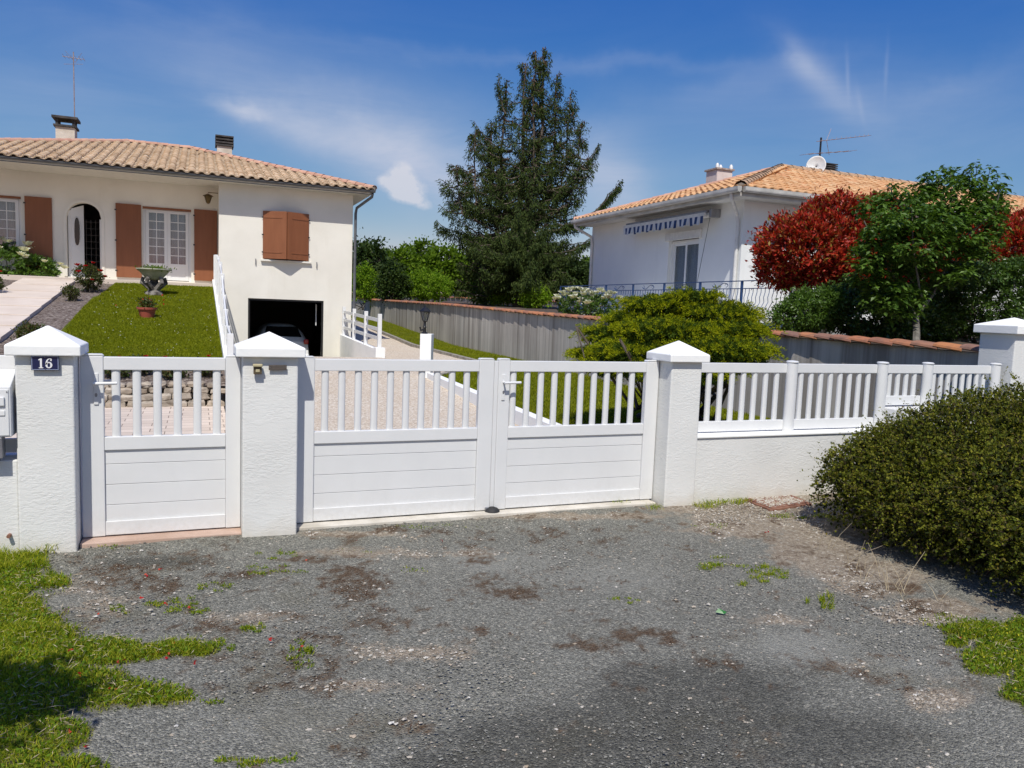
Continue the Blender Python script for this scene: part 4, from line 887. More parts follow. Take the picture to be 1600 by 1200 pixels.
# car in the garage
def car():
    r = root('parked_car', (.33, 22.5, -.6), 'pale hatchback parked in the dark garage, seen from behind', 'car')
    cu = .30; zb = -.62
    sec = [ (21.15, .55, .42, .80), (21.1, .70, .60, .82), (21.2, .78, .95, .83), (21.45, .76, 1.12, .80), (21.75, .66, 1.42, .62), (22.2, .64, 1.50, .60), (23.4, .62, 1.50, .60), (24.4, .70, 1.05, .80), (25.3, .66, .85, .8)]
    V = []; n = 16
    for (v, w, zt, ws) in sec:
        for k in range(n):
            a = -pi/2+2*pi*k/n; c, s = cos(a), sin(a)
            x = .84*np.sign(c)*abs(c)**.45; z = .28+(zt-.28)*(.5+.5*np.sign(s)*abs(s)**.5)
            if z > .95: x *= 1-.30*(z-.95)/.55
            V.append((cu+x, v, zb+z))
    F = [(i*n+k, i*n+(k+1) % n, (i+1)*n+(k+1) % n, (i+1)*n+k) for i in range(len(sec)-1) for k in range(n)]+[tuple(range(n)), tuple(range((len(sec)-1)*n, len(sec)*n))]
    MB().add(V, F).build('car_body', M['carpaint'], r, smooth=True)
    MB().hexa([(cu-.62, 21.40, zb+1.08), (cu+.62, 21.40, zb+1.08), (cu+.62, 21.46, zb+1.08), (cu-.62, 21.46, zb+1.08), (cu-.50, 21.66, zb+1.42), (cu+.50, 21.66, zb+1.42), (cu+.50, 21.72, zb+1.42), (cu-.50, 21.72, zb+1.42)]).build('rear_window', M['carglass'], r, .01)
    for s in (-1, 1): MB().box(cu+s*.66, cu+s*.82, 21.10, 21.22, zb+.86, zb+1.02).build('tail_light', M['red'], r, .03)
    MB().box(cu-.26, cu+.26, 21.05, 21.1, zb+.62, zb+.74).build('number_plate', M['frame'], r)
    MB().box(cu-.8, cu+.8, 21.02, 21.15, zb+.3, zb+.5).build('bumper', M['carpaint'], r, .03)
    for s in (-1, 1): MB().prism([(21.9+.3*cos(a), zb+.3+.3*sin(a)) for a in np.linspace(0, 2*pi, 20, endpoint=False)], 0, cu+s*.62, cu+s*.83).build('wheel', M['rubber'], r)
car()
# ================================================================ RIGHT HOUSE
G = root('house', (14, 14, 0), 'white house with orange tiled roof and blue terrace railing at right', 'house')
U0, V0, V1_, ZE = 10.0, 9.9, 17.75, 4.55
dz = (11.66, 13.09)
m = MB(); t = .3
m.box(U0, U0+t, V0, dz[0], 0, ZE); m.box(U0, U0+t, dz[1], V1_, 0, ZE); m.box(U0, U0+t, dz[0], dz[1], 3.99, ZE); m.box(U0, U0+t, dz[0], dz[1], 0, 1.62)
m.box(U0+t, 26, V0, V0+t, 0, ZE); m.box(U0+t, 26, V1_-t, V1_, 0, ZE); m.build('wall', M['house2'], G)
MB().box(U0-.06, U0-.001, dz[0]-.12, dz[1]+.12, 3.76, 3.98).build('shutter_box', M['soffit2'], G, .005)
fr = MB(); v = U0+.10
for (a, b, c, d) in ((dz[0], dz[0]+.06, 1.62, 3.76), (dz[1]-.06, dz[1], 1.62, 3.76), (dz[0]+.06, dz[1]-.06, 3.70, 3.76)): fr.box(v, v+.06, a, b, c, d)
W = fr.build('sliding_door', M['frame'], G, .004)
mm = (dz[0]+dz[1])/2
for (a, b, off) in ((dz[0]+.06, mm+.04, 0), (mm-.04, dz[1]-.06, .045)):
    s = MB(); x = v+.005+off; s.box(x, x+.035, a, a+.075, 1.64, 3.70); s.box(x, x+.035, b-.075, b, 1.64, 3.70); s.box(x, x+.035, a+.075, b-.075, 3.62, 3.70); s.box(x, x+.035, a+.075, b-.075, 1.64, 1.75); L = s.build('door_panel', M['frame'], W, .003)
    MB().box(x+.014, x+.020, a+.075, b-.075, 1.75, 3.62).build('pane', M['glass'], L)
vv_ = np.linspace(dz[0], dz[1], 80); uu = U0+.25+.02*np.sin(vv_*50); V = np.array([(u, q, z) for z in (1.6, 3.75) for u, q in zip(uu, vv_)]); i = np.arange(79); npmesh('net_curtain', V, np.stack([i, i+1, i+81, i+80], 1), M['curtain'], W, True)
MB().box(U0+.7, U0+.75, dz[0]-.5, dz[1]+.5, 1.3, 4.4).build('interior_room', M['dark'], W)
# roof: eave corner E0, far corner E1
ov = .62; E0 = np.array([U0-ov, V0-ov, ZE+.16]); E1 = np.array([U0-ov, V1_+.12, ZE+.16]); PK = np.array([14.4, (V0+V1_)/2, 6.33]); FAR = 26.0
m = MB(); m.add([E0, E1, PK, (FAR, PK[1], PK[2]), (FAR, E0[1], E0[2]), (FAR, E1[1], E1[2])], [(0, 2, 1), (0, 4, 3, 2), (1, 2, 3, 5), (0, 1, 5, 4), (3, 4, 5)]); m.build('roof_deck', M['ridge2'], G)
m = MB(); m.box(U0-ov+.08, U0-.001, V0-ov+.08, V1_+.1, ZE, ZE+.05); m.box(U0-.001, FAR, V0-ov+.08, V0-.001, ZE, ZE+.05); m.build('soffit', M['soffit2'], G)
def hipspan(Lh, Lup, half):  # triangular face
    return lambda a: (-.05, Lup*(1-abs(a-half)/half))
evL = unit(np.array([PK[0]-E0[0], 0, PK[2]-E0[2]])); LL_ = np.linalg.norm([PK[0]-E0[0], PK[2]-E0[2]]); half = (E1[1]-E0[1])/2
roof_tiles('roof_tiles', E0, (0, 1, 0), evL, Spans(0, 2*half-.1, hipspan(0, LL_, half)), M['tile2'], G, .25, .36, 8)
evF = unit(np.array([0, PK[1]-E0[1], PK[2]-E0[2]])); LF = np.linalg.norm([PK[1]-E0[1], PK[2]-E0[2]])
roof_tiles('roof_tiles', E0, (1, 0, 0), evF, Spans(0, FAR-E0[0], lambda a: (-.05, LF*min(1, a/(PK[0]-E0[0])))), M['tile2'], G, .25, .36, 9)
ridge('ridge_tiles', [E0, PK, (FAR, PK[1], PK[2])], M['ridge2'], G, .12); ridge('ridge_tiles', [E1, PK], M['ridge1'], G)
g = MB()
def gut(p0, p1, ax):
    if ax == 1: g.prism([(E0[0]-.10+.06*cos(a), ZE+.10+.06*sin(a)) for a in np.linspace(pi, 2*pi, 8)]+[(E0[0]-.04, ZE+.17), (E0[0]-.16, ZE+.17)], 1, p0, p1)
    else: g.prism([(E0[1]-.10+.06*cos(a), ZE+.10+.06*sin(a)) for a in np.linspace(pi, 2*pi, 8)]+[(E0[1]-.04, ZE+.17), (E0[1]-.16, ZE+.17)], 0, p0, p1)
gut(E0[1]-.1, E1[1], 1); gut(E0[0]+.02, FAR, 0)
g.box(E0[0]-.02, E0[0]+.07, E0[1]-.0, E1[1], ZE-.03, ZE+.14); g.box(E0[0]+.07, FAR, E0[1]-.02, E0[1]+.07, ZE-.03, ZE+.14); g.build('gutter', M['gutterw'], G)
for (vv1, va) in ((V0+.12, V0-.35), (V1_-.12, V1_+.02)):
    MB().tube([(E0[0]-.05, va, ZE+.05), (E0[0]-.03, va, ZE-.06), (U0-.10, vv1, ZE-.35), (U0-.06, vv1, ZE-.55), (U0-.06, vv1, 1.4)], .045, 10).build('downpipe', M['soffit2'], G, smooth=True)
# awning
r = root('awning', (U0-.3, 12.9, 4.1), 'rolled-up awning with blue and white striped valance above the terrace door', 'awning')
a0, a1 = 10.95, 14.95; zt = 4.36
MB().box(U0-.34, U0-.002, a0, a1, zt-.03, zt+.03).build('awning_hood', M['steel'], r, .01); MB().box(U0-.42, U0-.34, a0-.02, a1+.02, zt-.14, zt-.04).build('front_bar', M['soffit2'], r, .015)
MB().tube([(U0-.2, a0-.1, zt-.08), (U0-.2, a1+.05, zt-.08)], .07, 12).build('cloth_roll', M['soffit2'], r, smooth=True)
MB().box(U0-.3, U0-.002, a0-.16, a0-.06, zt-.16, zt+.06).build('end_bracket', M['steel'], r, .02)
nst = 34; Vs, Fw, Fb = [], [], []
for k in range(nst):
    p, q = a0+(a1-a0)*k/nst, a0+(a1-a0)*(k+1)/nst; j = len(Vs); bow = .03*sin(k*1.3)
    sc_ = .10+.06*abs(sin(pi*(k+.5)/3)); Vs += [(U0-.425, p, zt-.13), (U0-.425, q, zt-.13), (U0-.43-bow, q, zt-.18-sc_), (U0-.43-bow, p, zt-.18-sc_)]; (Fw if k % 2 else Fb).append((j, j+1, j+2, j+3))
M['navycloth'] = simple('navy_awning_cloth', (.02, .05, .14), (.04, .08, .2), rough=.9); M['whitecloth'] = simple('white_awning_cloth', (.6, .62, .64), None, rough=.9)
vo = npmesh('valance', Vs, np.array(Fb+Fw), M['navycloth'], r); vo.data.materials.append(M['whitecloth']); vo.data.polygons.foreach_set('material_index', [0]*len(Fb)+[1]*len(Fw))
so = vo.modifiers.new('solid', 'SOLIDIFY'); so.thickness = .004
MB().tube([(U0-.2, a0+.02, zt-.16), (U0-.24, a0+.35, 2.55)], .008, 5).build('crank_rod', M['gutter'], r)
# chimneys of right house
def px_at_v(x, y, v): d = ray(x, y); t = (v-CAM[1])/d[1]; return CAM+t*d
c0 = px_at_v(1121, 262, 16.0); c1 = px_at_v(1150, 290, 16.0)
c = MB().box(c0[0], c0[0]+.62, 16, 16.6, 4.9, c0[2]-.05).build('chimney', M['chimpink'], G, .01)
MB().box(c0[0]-.05, c0[0]+.67, 15.95, 16.65, c0[2]-.05, c0[2]+.01).build('chimney_slab', M['brick'], c, .005)
for k in range(3): MB().lathe(c0[0]+.03+.28*k, 16.05+.2*(k % 2), [(.06, c0[2]+.01), (.06, c0[2]+.10), (.03, c0[2]+.16), (0, c0[2]+.17)], 10).build('chimney_pot', M['frame'], c, smooth=True)
c2 = px_at_v(1287, 256, 15.5)
c = MB().box(c2[0]+.05, c2[0]+.55, 15.5, 16.1, 5.5, c2[2]-.22).build('chimney', M['brick'], G, .01)
p = MB()
for k in range(4): p.box(c2[0], c2[0]+.6, 15.45, 16.15, c2[2]-.2+.07*k, c2[2]-.165+.07*k)
p.box(c2[0]+.12, c2[0]+.48, 15.6, 16.0, c2[2]-.2, c2[2]+.0); p.build('chimney_cowl', M['chimneytop'], c)
# aerial + dish
q = px_at_v(1283, 216, 14.2); mz = q[2]
A = MB().tube([(q[0], 14.2, 5.9), (q[0], 14.2, mz+.02)], .03, 8).build('aerial_mast', M['black'], G)
e0, e1 = px_at_v(1276, 221, 14.1), px_at_v(1357, 212, 14.9); y_ = MB(); y_.tube([e0, e1], .011, 5); dd = e1-e0; s = unit(np.cross(dd, [0, 0, 1.]))
for k in range(11): p_ = e0+dd*(.1+.09*k); y_.tube([p_-s*.10, p_+s*.10], .007, 4); y_.tube([p_, p_+np.array([0, 0, .07])], .007, 4)
b_ = e0+dd*.18
for sg in (-1, 1): y_.tube([b_, b_+np.array([.25, .1, .42*sg])], .008, 4)
e0, e1 = px_at_v(1259, 241, 14.0), px_at_v(1330, 236, 14.6); y_.tube([e0, e1], .010, 5); dd = e1-e0
for k in range(6): p_ = e0+dd*(.02+.19*k); y_.tube([p_-s*.25, p_+s*.25], .006, 4)
y_.build('aerial_elements', M['aerial'], A)
dc = px_at_v(1275, 259, 13.9); nrm = unit(np.array([-.75, -.62, .25])); a_ = unit(np.cross(nrm, [0, 0, 1.])); b2 = np.cross(a_, nrm); vs, fs = [], []
for i_, rr_ in enumerate((0.001, .12, .22, .29, .33)):
    for k in range(24): vs.append(dc+nrm*(.9*rr_**2-.08)+rr_*(cos(2*pi*k/24)*a_*.92+sin(2*pi*k/24)*b2))
fs = [(i_*24+k, i_*24+(k+1) % 24, (i_+1)*24+(k+1) % 24, (i_+1)*24+k) for i_ in range(4) for k in range(24)]
ds = MB().add(vs, fs).build('satellite_dish', M['dish'], G, smooth=True); md = ds.modifiers.new('solid', 'SOLIDIFY'); md.thickness = .012
MB().tube([dc-b2*.3, dc+nrm*.35-b2*.22], .012, 6).build('dish_arm', M['black'], ds)
MB().tube([dc-nrm*.05, (q[0], 14.2, dc[2])], .02, 6).build('dish_bracket', M['black'], ds)
# terrace plinth and blue railing
MB().box(8.35, 9.999, 4.6, 19.5, .6, 1.60).build('terrace', M['house2'], G, .01)
r = root('terrace_railing', (8.5, 10, 1.6), 'blue wrought iron railing with bulging balusters on the terrace', 'railing')
RU, v0, v1, zt0 = 8.5, 4.9, 16.9, 2.47
ml = MB(); ml.box(RU-.02, RU+.02, v0, v1, zt0-.008, zt0+.012); ml.box(RU-.012, RU+.012, v0, v1, 2.30, 2.318); ml.box(RU-.012, RU+.012, v0, v1, 1.68, 1.70)
ml.box(RU, RU+1.45, v1-.015, v1+.015, zt0-.008, zt0+.012); ml.box(RU, RU+1.45, v1-.01, v1+.01, 1.68, 1.70); ml.build('rail', M['blue'], r)
np_ = 9
for k in range(np_): v = v0+(v1-v0)*k/(np_-1); MB().box(RU-.022, RU+.022, v-.022, v+.022, 1.601, zt0-.009).build('post', M['blue'], r)
bal = []
for k in range(np_-1):
    p, q_ = v0+(v1-v0)*k/(np_-1), v0+(v1-v0)*(k+1)/(np_-1)
    for j in range(1, 12):
        v = p+(q_-p)*j/12; b = MB().tube([(RU, v, 2.30), (RU, v, 2.22), (RU-.03, v, 2.12), (RU-.015, v, 2.02), (RU-.10, v, 1.88), (RU-.15, v, 1.78), (RU-.08, v, 1.70), (RU, v, 1.69)], .009, 4); bal.append(b)
for b in bal[:88]: b.build('baluster', M['blue'], r)
for k in range(np_-1):
    v = v0+(v1-v0)*(k+.5)/(np_-1); sc_ = MB(); P = [(RU, v-.28+.56*t, 2.385+.05*sin(2*pi*t)*(1 if t < .5 else 1)) for t in np.linspace(0, 1, 14)]; sc_.tube(P, .008, 4)
    for (cv, sg) in ((v-.22, 1), (v+.22, -1)): sc_.tube([(RU, cv+.05*cos(a), 2.385+sg*.04*sin(a)) for a in np.linspace(0, 5, 10)], .007, 4)
    sc_.build('scroll', M['blue'], r)
# ================================================================ VEGETATION
LM = {
 'cot': leafmat('cotoneaster_leaf', [(0.095, 0.130, 0.0140), (0.206, 0.216, 0.0220), (0.068, 0.103, 0.0140), (0.292, 0.275, 0.0300), (0.138, 0.172, 0.0200), (0.206, 0.154, 0.0250)], .6, .35, .12),
 'jun': leafmat('juniper_leaf', [(0.186, 0.248, 0.0080), (0.373, 0.404, 0.0100), (0.109, 0.171, 0.0080), (0.528, 0.497, 0.0140), (0.265, 0.310, 0.0100)], .8, .35, .08),
 'coti': leafmat('cotoneaster_old_shaded_leaf', [(.03, .04, .012), (.05, .06, .016), (.02, .028, .01), (.06, .045, .02)], .8, .15, .05),  # old inner leaves, coloured darker to put shade into the bush interior
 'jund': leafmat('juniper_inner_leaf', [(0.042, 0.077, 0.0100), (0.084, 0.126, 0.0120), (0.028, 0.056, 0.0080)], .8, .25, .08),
 'photr': leafmat('red_photinia_leaf', [(0.277, 0.012, 0.0070), (0.574, 0.030, 0.0140), (0.139, 0.012, 0.0070), (0.416, 0.022, 0.0100), (0.574, 0.085, 0.0300), (0.097, 0.016, 0.0080), (0.471, 0.024, 0.0120), (0.333, 0.240, 0.0400), (0.194, 0.012, 0.0070), (0.554, 0.034, 0.0140), (0.070, 0.060, 0.0120)], .45, .25, .35),
 'green': leafmat('broad_leaf', [(0.063, 0.132, 0.0192), (0.118, 0.211, 0.0300), (0.051, 0.096, 0.0168), (0.162, 0.282, 0.0420)], .4, .35, .4),
 'dkgreen': leafmat('laurel_leaf', [(0.036, 0.081, 0.0120), (0.081, 0.152, 0.0200), (0.024, 0.057, 0.0100), (0.121, 0.203, 0.0300)], .35, .2, .5),
 'bright': leafmat('bright_hedge_leaf', [(0.166, 0.292, 0.0182), (0.254, 0.410, 0.0260), (0.117, 0.205, 0.0156), (0.332, 0.468, 0.0390)], .6, .5, .1),
 'clover': leafmat('clover_leaf', [(0.112, 0.213, 0.0120), (0.188, 0.300, 0.0200), (0.075, 0.138, 0.0100), (0.275, 0.325, 0.0300)], .6, .4, .15),
 'mid': leafmat('mixed_tree_leaf', [(0.106, 0.188, 0.0140), (0.188, 0.288, 0.0200), (0.075, 0.138, 0.0120), (0.138, 0.213, 0.0180)], .6, .45, .1),
 'darktree': leafmat('dark_tree_leaf', [(0.028, 0.056, 0.0120), (0.056, 0.091, 0.0160), (0.017, 0.039, 0.0100)], .6, .25, .2),
 'con': leafmat('conifer_needles', [(0.032, 0.057, 0.0140), (0.060, 0.090, 0.0180), (0.020, 0.038, 0.0120), (0.079, 0.107, 0.0220), (0.047, 0.067, 0.0160)], .7, .15, .15),
 'cone': leafmat('hanging_cones', [(.07, .035, .02), (.11, .055, .03)], .8, .0, .1),
 'grass': leafmat('grass_blade', [(0.217, 0.290, 0.0096), (0.334, 0.392, 0.0160), (0.145, 0.217, 0.0080), (0.435, 0.450, 0.0240), (0.522, 0.478, 0.0720)], .6, .4, .2),
 'lawn': leafmat('lawn_blade', [(0.189, 0.223, 0.0036), (0.270, 0.290, 0.0060), (0.135, 0.176, 0.0030), (0.338, 0.338, 0.0120)], .6, .35, .2),
 'rose': leafmat('rose_leaf', [(0.039, 0.072, 0.0150), (0.078, 0.111, 0.0200), (0.117, 0.078, 0.0300), (0.058, 0.091, 0.0180)], .45, .3, .3),
 'redp': leafmat('red_petal', [(.55, .008, .012), (.40, .005, .01), (.65, .02, .02)], .5, .35, .2),
 'orp': leafmat('fallen_petal', [(.60, .05, .03), (.45, .01, .03), (.65, .12, .06)], .6, .3, .2),
 'white': leafmat('white_petal', [(.75, .75, .66), (.8, .8, .74), (.7, .68, .5)], .6, .3, .2),
 'daisy': leafmat('daisy_petal', [(.8, .8, .78), (.75, .75, .6)], .6, .2, .2),
 'yellow': leafmat('yellow_flower', [(.55, .50, .03), (.5, .42, .02)], .6, .2, .2),
}
def lobes_surface(lobes, n, inner=.75, top_bias=0, bump_=.10):
    """random points in the outer shell of a union of ellipsoids; returns P, outward normal"""
    lob = np.array(lobes, float); w = lob[:, 3]*lob[:, 4]+lob[:, 4]*lob[:, 5]+lob[:, 3]*lob[:, 5]; w = w/w.sum()
    idx = RNG.choice(len(lob), n, p=w); d = rdir(n); d[:, 2] = np.where(RNG.random(n) < top_bias, np.abs(d[:, 2]), d[:, 2]); s = RNG.uniform(inner, 1.0, (n, 1))
    L = lob[idx]; bumpy = 1+bump_*vnoise(d*3, 2.2, 5)[:, None]
    P = L[:, :3]+d*L[:, 3:6]*s*bumpy; Nn = unit(d/L[:, 3:6])
    keep = np.ones(n, bool)
    for i, q in enumerate(lob):
        inside = (((P-q[:3])/q[3:6])**2).sum(1) < .62**2; keep &= ~(inside & (idx != i))
    return P[keep], Nn[keep]
def foliage(name, par, lobes, n, L, W, mat, clump=.25, nclump=140, gap=.0, droop=.2, inner=.7, zmin=None, top_bias=0):
    """leaves gathered in clumps over the crown"""
    Pc, Nc = lobes_surface(lobes, nclump, inner, top_bias)
    k = RNG.integers(0, len(Pc), n); r = np.abs(RNG.normal(0, clump, (n, 1))); P = Pc[k]+rdir(n)*r*np.array([1, 1, .8])
    D = unit(Nc[k]*.7+rdir(n)*.9+np.array([0, 0, -droop]))
    if zmin is not None: m_ = P[:, 2] > zmin; P, D = P[m_], D[m_]
    l = RNG.uniform(.7, 1.2, len(P))
    V, Fq = leaves(P, D, L*l, W*l); return npmesh(name, V, Fq, mat, par)
def limb(m, p0, p1, r0, r1, wob=.1, n=6, rr=None):
    p0, p1 = np.array(p0, float), np.array(p1, float); q = rr or RNG; L = np.linalg.norm(p1-p0)
    pts = [p0+(p1-p0)*t+(q.normal(0, wob*L*.15, 3) if 0 < t < 1 else 0) for t in np.linspace(0, 1, n)]
    m.tube(pts, list(np.linspace(r0, r1, n)), 7, False); return pts
def broad_tree(name, base, lobes, n, L, W, leaf, label, cat='tree', group=None, trunk_r=.12, bark='bark', clump=.3, nclump=160, **kw):
    r = root(name, tuple(base), label, cat, group); base = np.array(base, float); m = MB(); lob = np.array(lobes)
    c = lob[:, :3].mean(0); fork = base+(c-base)*.35; limb(m, base-np.array([0, 0, .1]), fork, trunk_r, trunk_r*.75, .2)
    for q in lob: limb(m, fork, q[:3]+np.array([0, 0, q[5]*.3]), trunk_r*.55, trunk_r*.12, .8)
    for i in range(8): q = lob[i % len(lob)]; d = rdir(1)[0]; d[2] = abs(d[2]); limb(m, q[:3], q[:3]+d*q[3:6]*.85, trunk_r*.25, trunk_r*.05, .8)
    m.build('trunk', M[bark], r, smooth=True); foliage('crown', r, lobes, n, L, W, LM[leaf], clump, nclump, **kw); return r
def E_(x, y, D, rx, ry, rz=None):      # ellipsoid lobe looked up in the photo: centre px, distance, radii in px
    c = at(x, y, D); k = D/F_PX; return (*c, rx*k, (rz or rx*.8)*k, ry*k)
# ---------------- cotoneaster bush in the foreground right
def bush():
    r = root('cotoneaster_bush', (3.3, -1.9, 0), 'big rounded olive green small-leaved bush in the right foreground', 'bush')
    lobes = [(3.78, -1.70, .36, 1.52, 1.15, .84), (3.05, -2.35, .34, .92, .62, .60), (4.1, -2.25, .50, 1.3, .95, .90), (2.95, -1.35, .34, .76, .68, .54), (3.8, -2.9, .42, .9, .6, .8), (2.9, -2.85, .32, .85, .50, .50), (2.8, -1.75, .30, .66, .6, .42), (3.35, -2.0, .45, .6, .5, .62)]
    n = 26000; P0, N0 = lobes_surface(lobes, n, .84, .5, .17); k = (P0[:, 2] > .07); P0, N0 = P0[k], N0[k]
    # hollow underneath: fewer shoots low down
    k = RNG.random(len(P0)) < np.clip((P0[:, 2]-.0)/.30, .18, 1); P0, N0 = P0[k], N0[k]; n = len(P0)
    D0 = unit(N0+.75*rdir(n)+np.array([0, 0, .15])); Ln = RNG.uniform(.04, .10, n)*np.where(RNG.random(n) < .10, 2.9, 1.0); side = unit(np.cross(D0, rdir(n)))
    S = 4; pts = [P0]
    for s in range(1, S+1): t = s/S; pts.append(P0+D0*(Ln*t)[:, None]+side*(Ln*.22*t*t)[:, None]+np.array([0, 0, -1.])*(Ln*.28*t*t)[:, None])
    # twigs as thin three sided tubes
    Vt, n3 = [], n
    w = .0011; a_ = unit(np.cross(D0, rdir(n))); b_ = np.cross(D0, a_)
    ring = []
    for s, p in enumerate(pts):
        rr_ = w*(1-.2*s)
        for q in range(3): ring.append(p+rr_*(cos(2*pi*q/3)*a_+sin(2*pi*q/3)*b_))
    V = np.stack(ring, 1).reshape(-1, 3); i = np.arange(n)[:, None]*(3*(S+1)); F_ = []
    for s in range(S):
        for q in range(3): F_.append(i+np.array([[s*3+q, s*3+(q+1) % 3, (s+1)*3+(q+1) % 3, (s+1)*3+q]]))
    npmesh('twigs', V, np.concatenate(F_), M['twig'], r)
    parts = []
    for q in range(11):
        t = RNG.uniform(.1, 1.0, n); s = np.minimum((t*S).astype(int), S-1); fr = (t*S-s)[:, None]; A = np.stack(pts, 1)
        P = A[np.arange(n), s]*(1-fr)+A[np.arange(n), s+1]*fr; D = unit(D0*.5+rdir(n)+np.array([0, 0, .25])); l = RNG.uniform(.014, .026, n); parts.append(leaves(P, D, l, l*.62, up=np.array([0, 0, 1.])))
    Pi, Ni = lobes_surface(lobes, 70000, .72, .3); k = (Pi[:, 2] > .12); Pi, Ni = Pi[k], Ni[k]; parts.append(leaves(Pi, unit(Ni+rdir(len(Pi))), .024, .016))
    V, F_ = join(parts); npmesh('leaves', V, F_, LM['cot'], r)
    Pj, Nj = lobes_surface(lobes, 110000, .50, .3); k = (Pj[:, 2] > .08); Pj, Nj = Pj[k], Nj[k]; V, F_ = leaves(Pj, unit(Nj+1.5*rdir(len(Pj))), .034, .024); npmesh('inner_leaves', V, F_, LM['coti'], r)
    m = MB()
    for q in range(60):
        u0, v0 = 3.5+RNG.normal(0, .5), -1.9+RNG.normal(0, .35); d = rdir(1)[0]; q0 = lobes[q % 4]; e = np.array(q0[:3])+d*np.array(q0[3:6])*.85; e[2] = max(e[2], .2)
        limb(m, (u0, v0, 0), e, .012, .003, .9, 7)
    m.build('branches', M['bark'], r)
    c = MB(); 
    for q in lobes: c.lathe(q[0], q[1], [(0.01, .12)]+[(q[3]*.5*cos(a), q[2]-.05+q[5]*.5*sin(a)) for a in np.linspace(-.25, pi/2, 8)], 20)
    c.build('dark_core', M['soil'], r)  # solid dark domes standing in for the shade deep inside the bush
bush()
# dry stalks at the foot of the bush
r = root('dry_stalks', (2.2, -2.0, 0), 'pale dry dead stalks leaning out from under the foreground bush', 'dead plant')
m = MB()
for k in range(26):
    x, y = [(1300, 860), (1335, 890), (1360, 905), (1385, 920), (1410, 925), (1430, 935), (1470, 945)][k % 7]; u, v = px(x+RNG.normal(0, 9), y+RNG.normal(0, 5)); h = RNG.uniform(.05, .26)
    d = RNG.normal(0, .35, 2); MB().tube([(u, v, 0), (u+d[0]*h*.5, v+d[1]*h*.5, h*.55), (u+d[0]*h*1.2, v+d[1]*h*1.2, h)], [.0022, .0018, .001], 4).build('stalk', M['straw'], r)
# ---------------- juniper
def juniper():
    r = root('juniper', (4.2, 3.6, 0), 'wide golden green spreading juniper behind the right gate pillar', 'shrub')
    lobes = [E_(1045, 480, 10.8, 72, 15), E_(1125, 494, 10.4, 60, 17), E_(1000, 502, 10.8, 52, 14), E_(965, 528, 10.6, 52, 16), E_(1050, 518, 10.0, 80, 15), E_(1150, 520, 10.0, 46, 14), E_(1120, 548, 9.6, 76, 18), E_(1010, 552, 9.9, 80, 18), E_(935, 556, 10.5, 34, 13), E_(1060, 582, 9.5, 90, 18), E_(1175, 560, 9.7, 26, 20), E_(1085, 466, 10.5, 34, 8), E_(960, 575, 10.0, 50, 12)]
    Pc, Nc = lobes_surface(lobes, 2500, .72, .6); k = (Pc[:, 2] > .35) & (Pc[:, 1] > .75); Pc, Nc = Pc[k], Nc[k]; parts = []
    # arching sprays: each with feathery side shoots
    n = len(Pc); side = unit(Nc*np.array([1, 1, 0])+.6*rdir(n)*np.array([1, 1, .2])); D = unit(side+np.array([0, 0, .55])+.3*rdir(n)); Ln = RNG.uniform(.16, .34, n)
    tips = []
    for q in range(70):
        t = RNG.uniform(0, 1, n)[:, None]; P = Pc+D*Ln[:, None]*t+np.array([0, 0, -1.])*(Ln[:, None]*.50*t*t)+rdir(n)*.03*(1.3-t)
        dd = unit(D*.9+.75*rdir(n)+np.array([0, 0, -.5])*t+np.array([0, 0, .3])); l = RNG.uniform(.022, .05, n); up_ = (t[:, 0] > .45)
        parts.append(leaves(P[~up_], dd[~up_], l[~up_], l[~up_]*.24)); tips.append(leaves(P[up_], dd[up_], l[up_], l[up_]*.24))
    V, F_ = join(tips); npmesh('golden_tips', V, F_, LM['jun'], r)
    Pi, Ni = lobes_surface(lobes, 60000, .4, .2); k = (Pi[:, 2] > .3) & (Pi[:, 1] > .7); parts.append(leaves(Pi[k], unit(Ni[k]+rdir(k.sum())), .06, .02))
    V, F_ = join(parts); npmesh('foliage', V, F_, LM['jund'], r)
    m = MB()
    for q in range(26): e = Pc[RNG.integers(n)]; limb(m, (4.2+RNG.normal(0, .1), 3.6+RNG.normal(0, .1), 0), e, .045, .008, .8, 6)
    m.build('branches', M['bark'], r)
juniper()
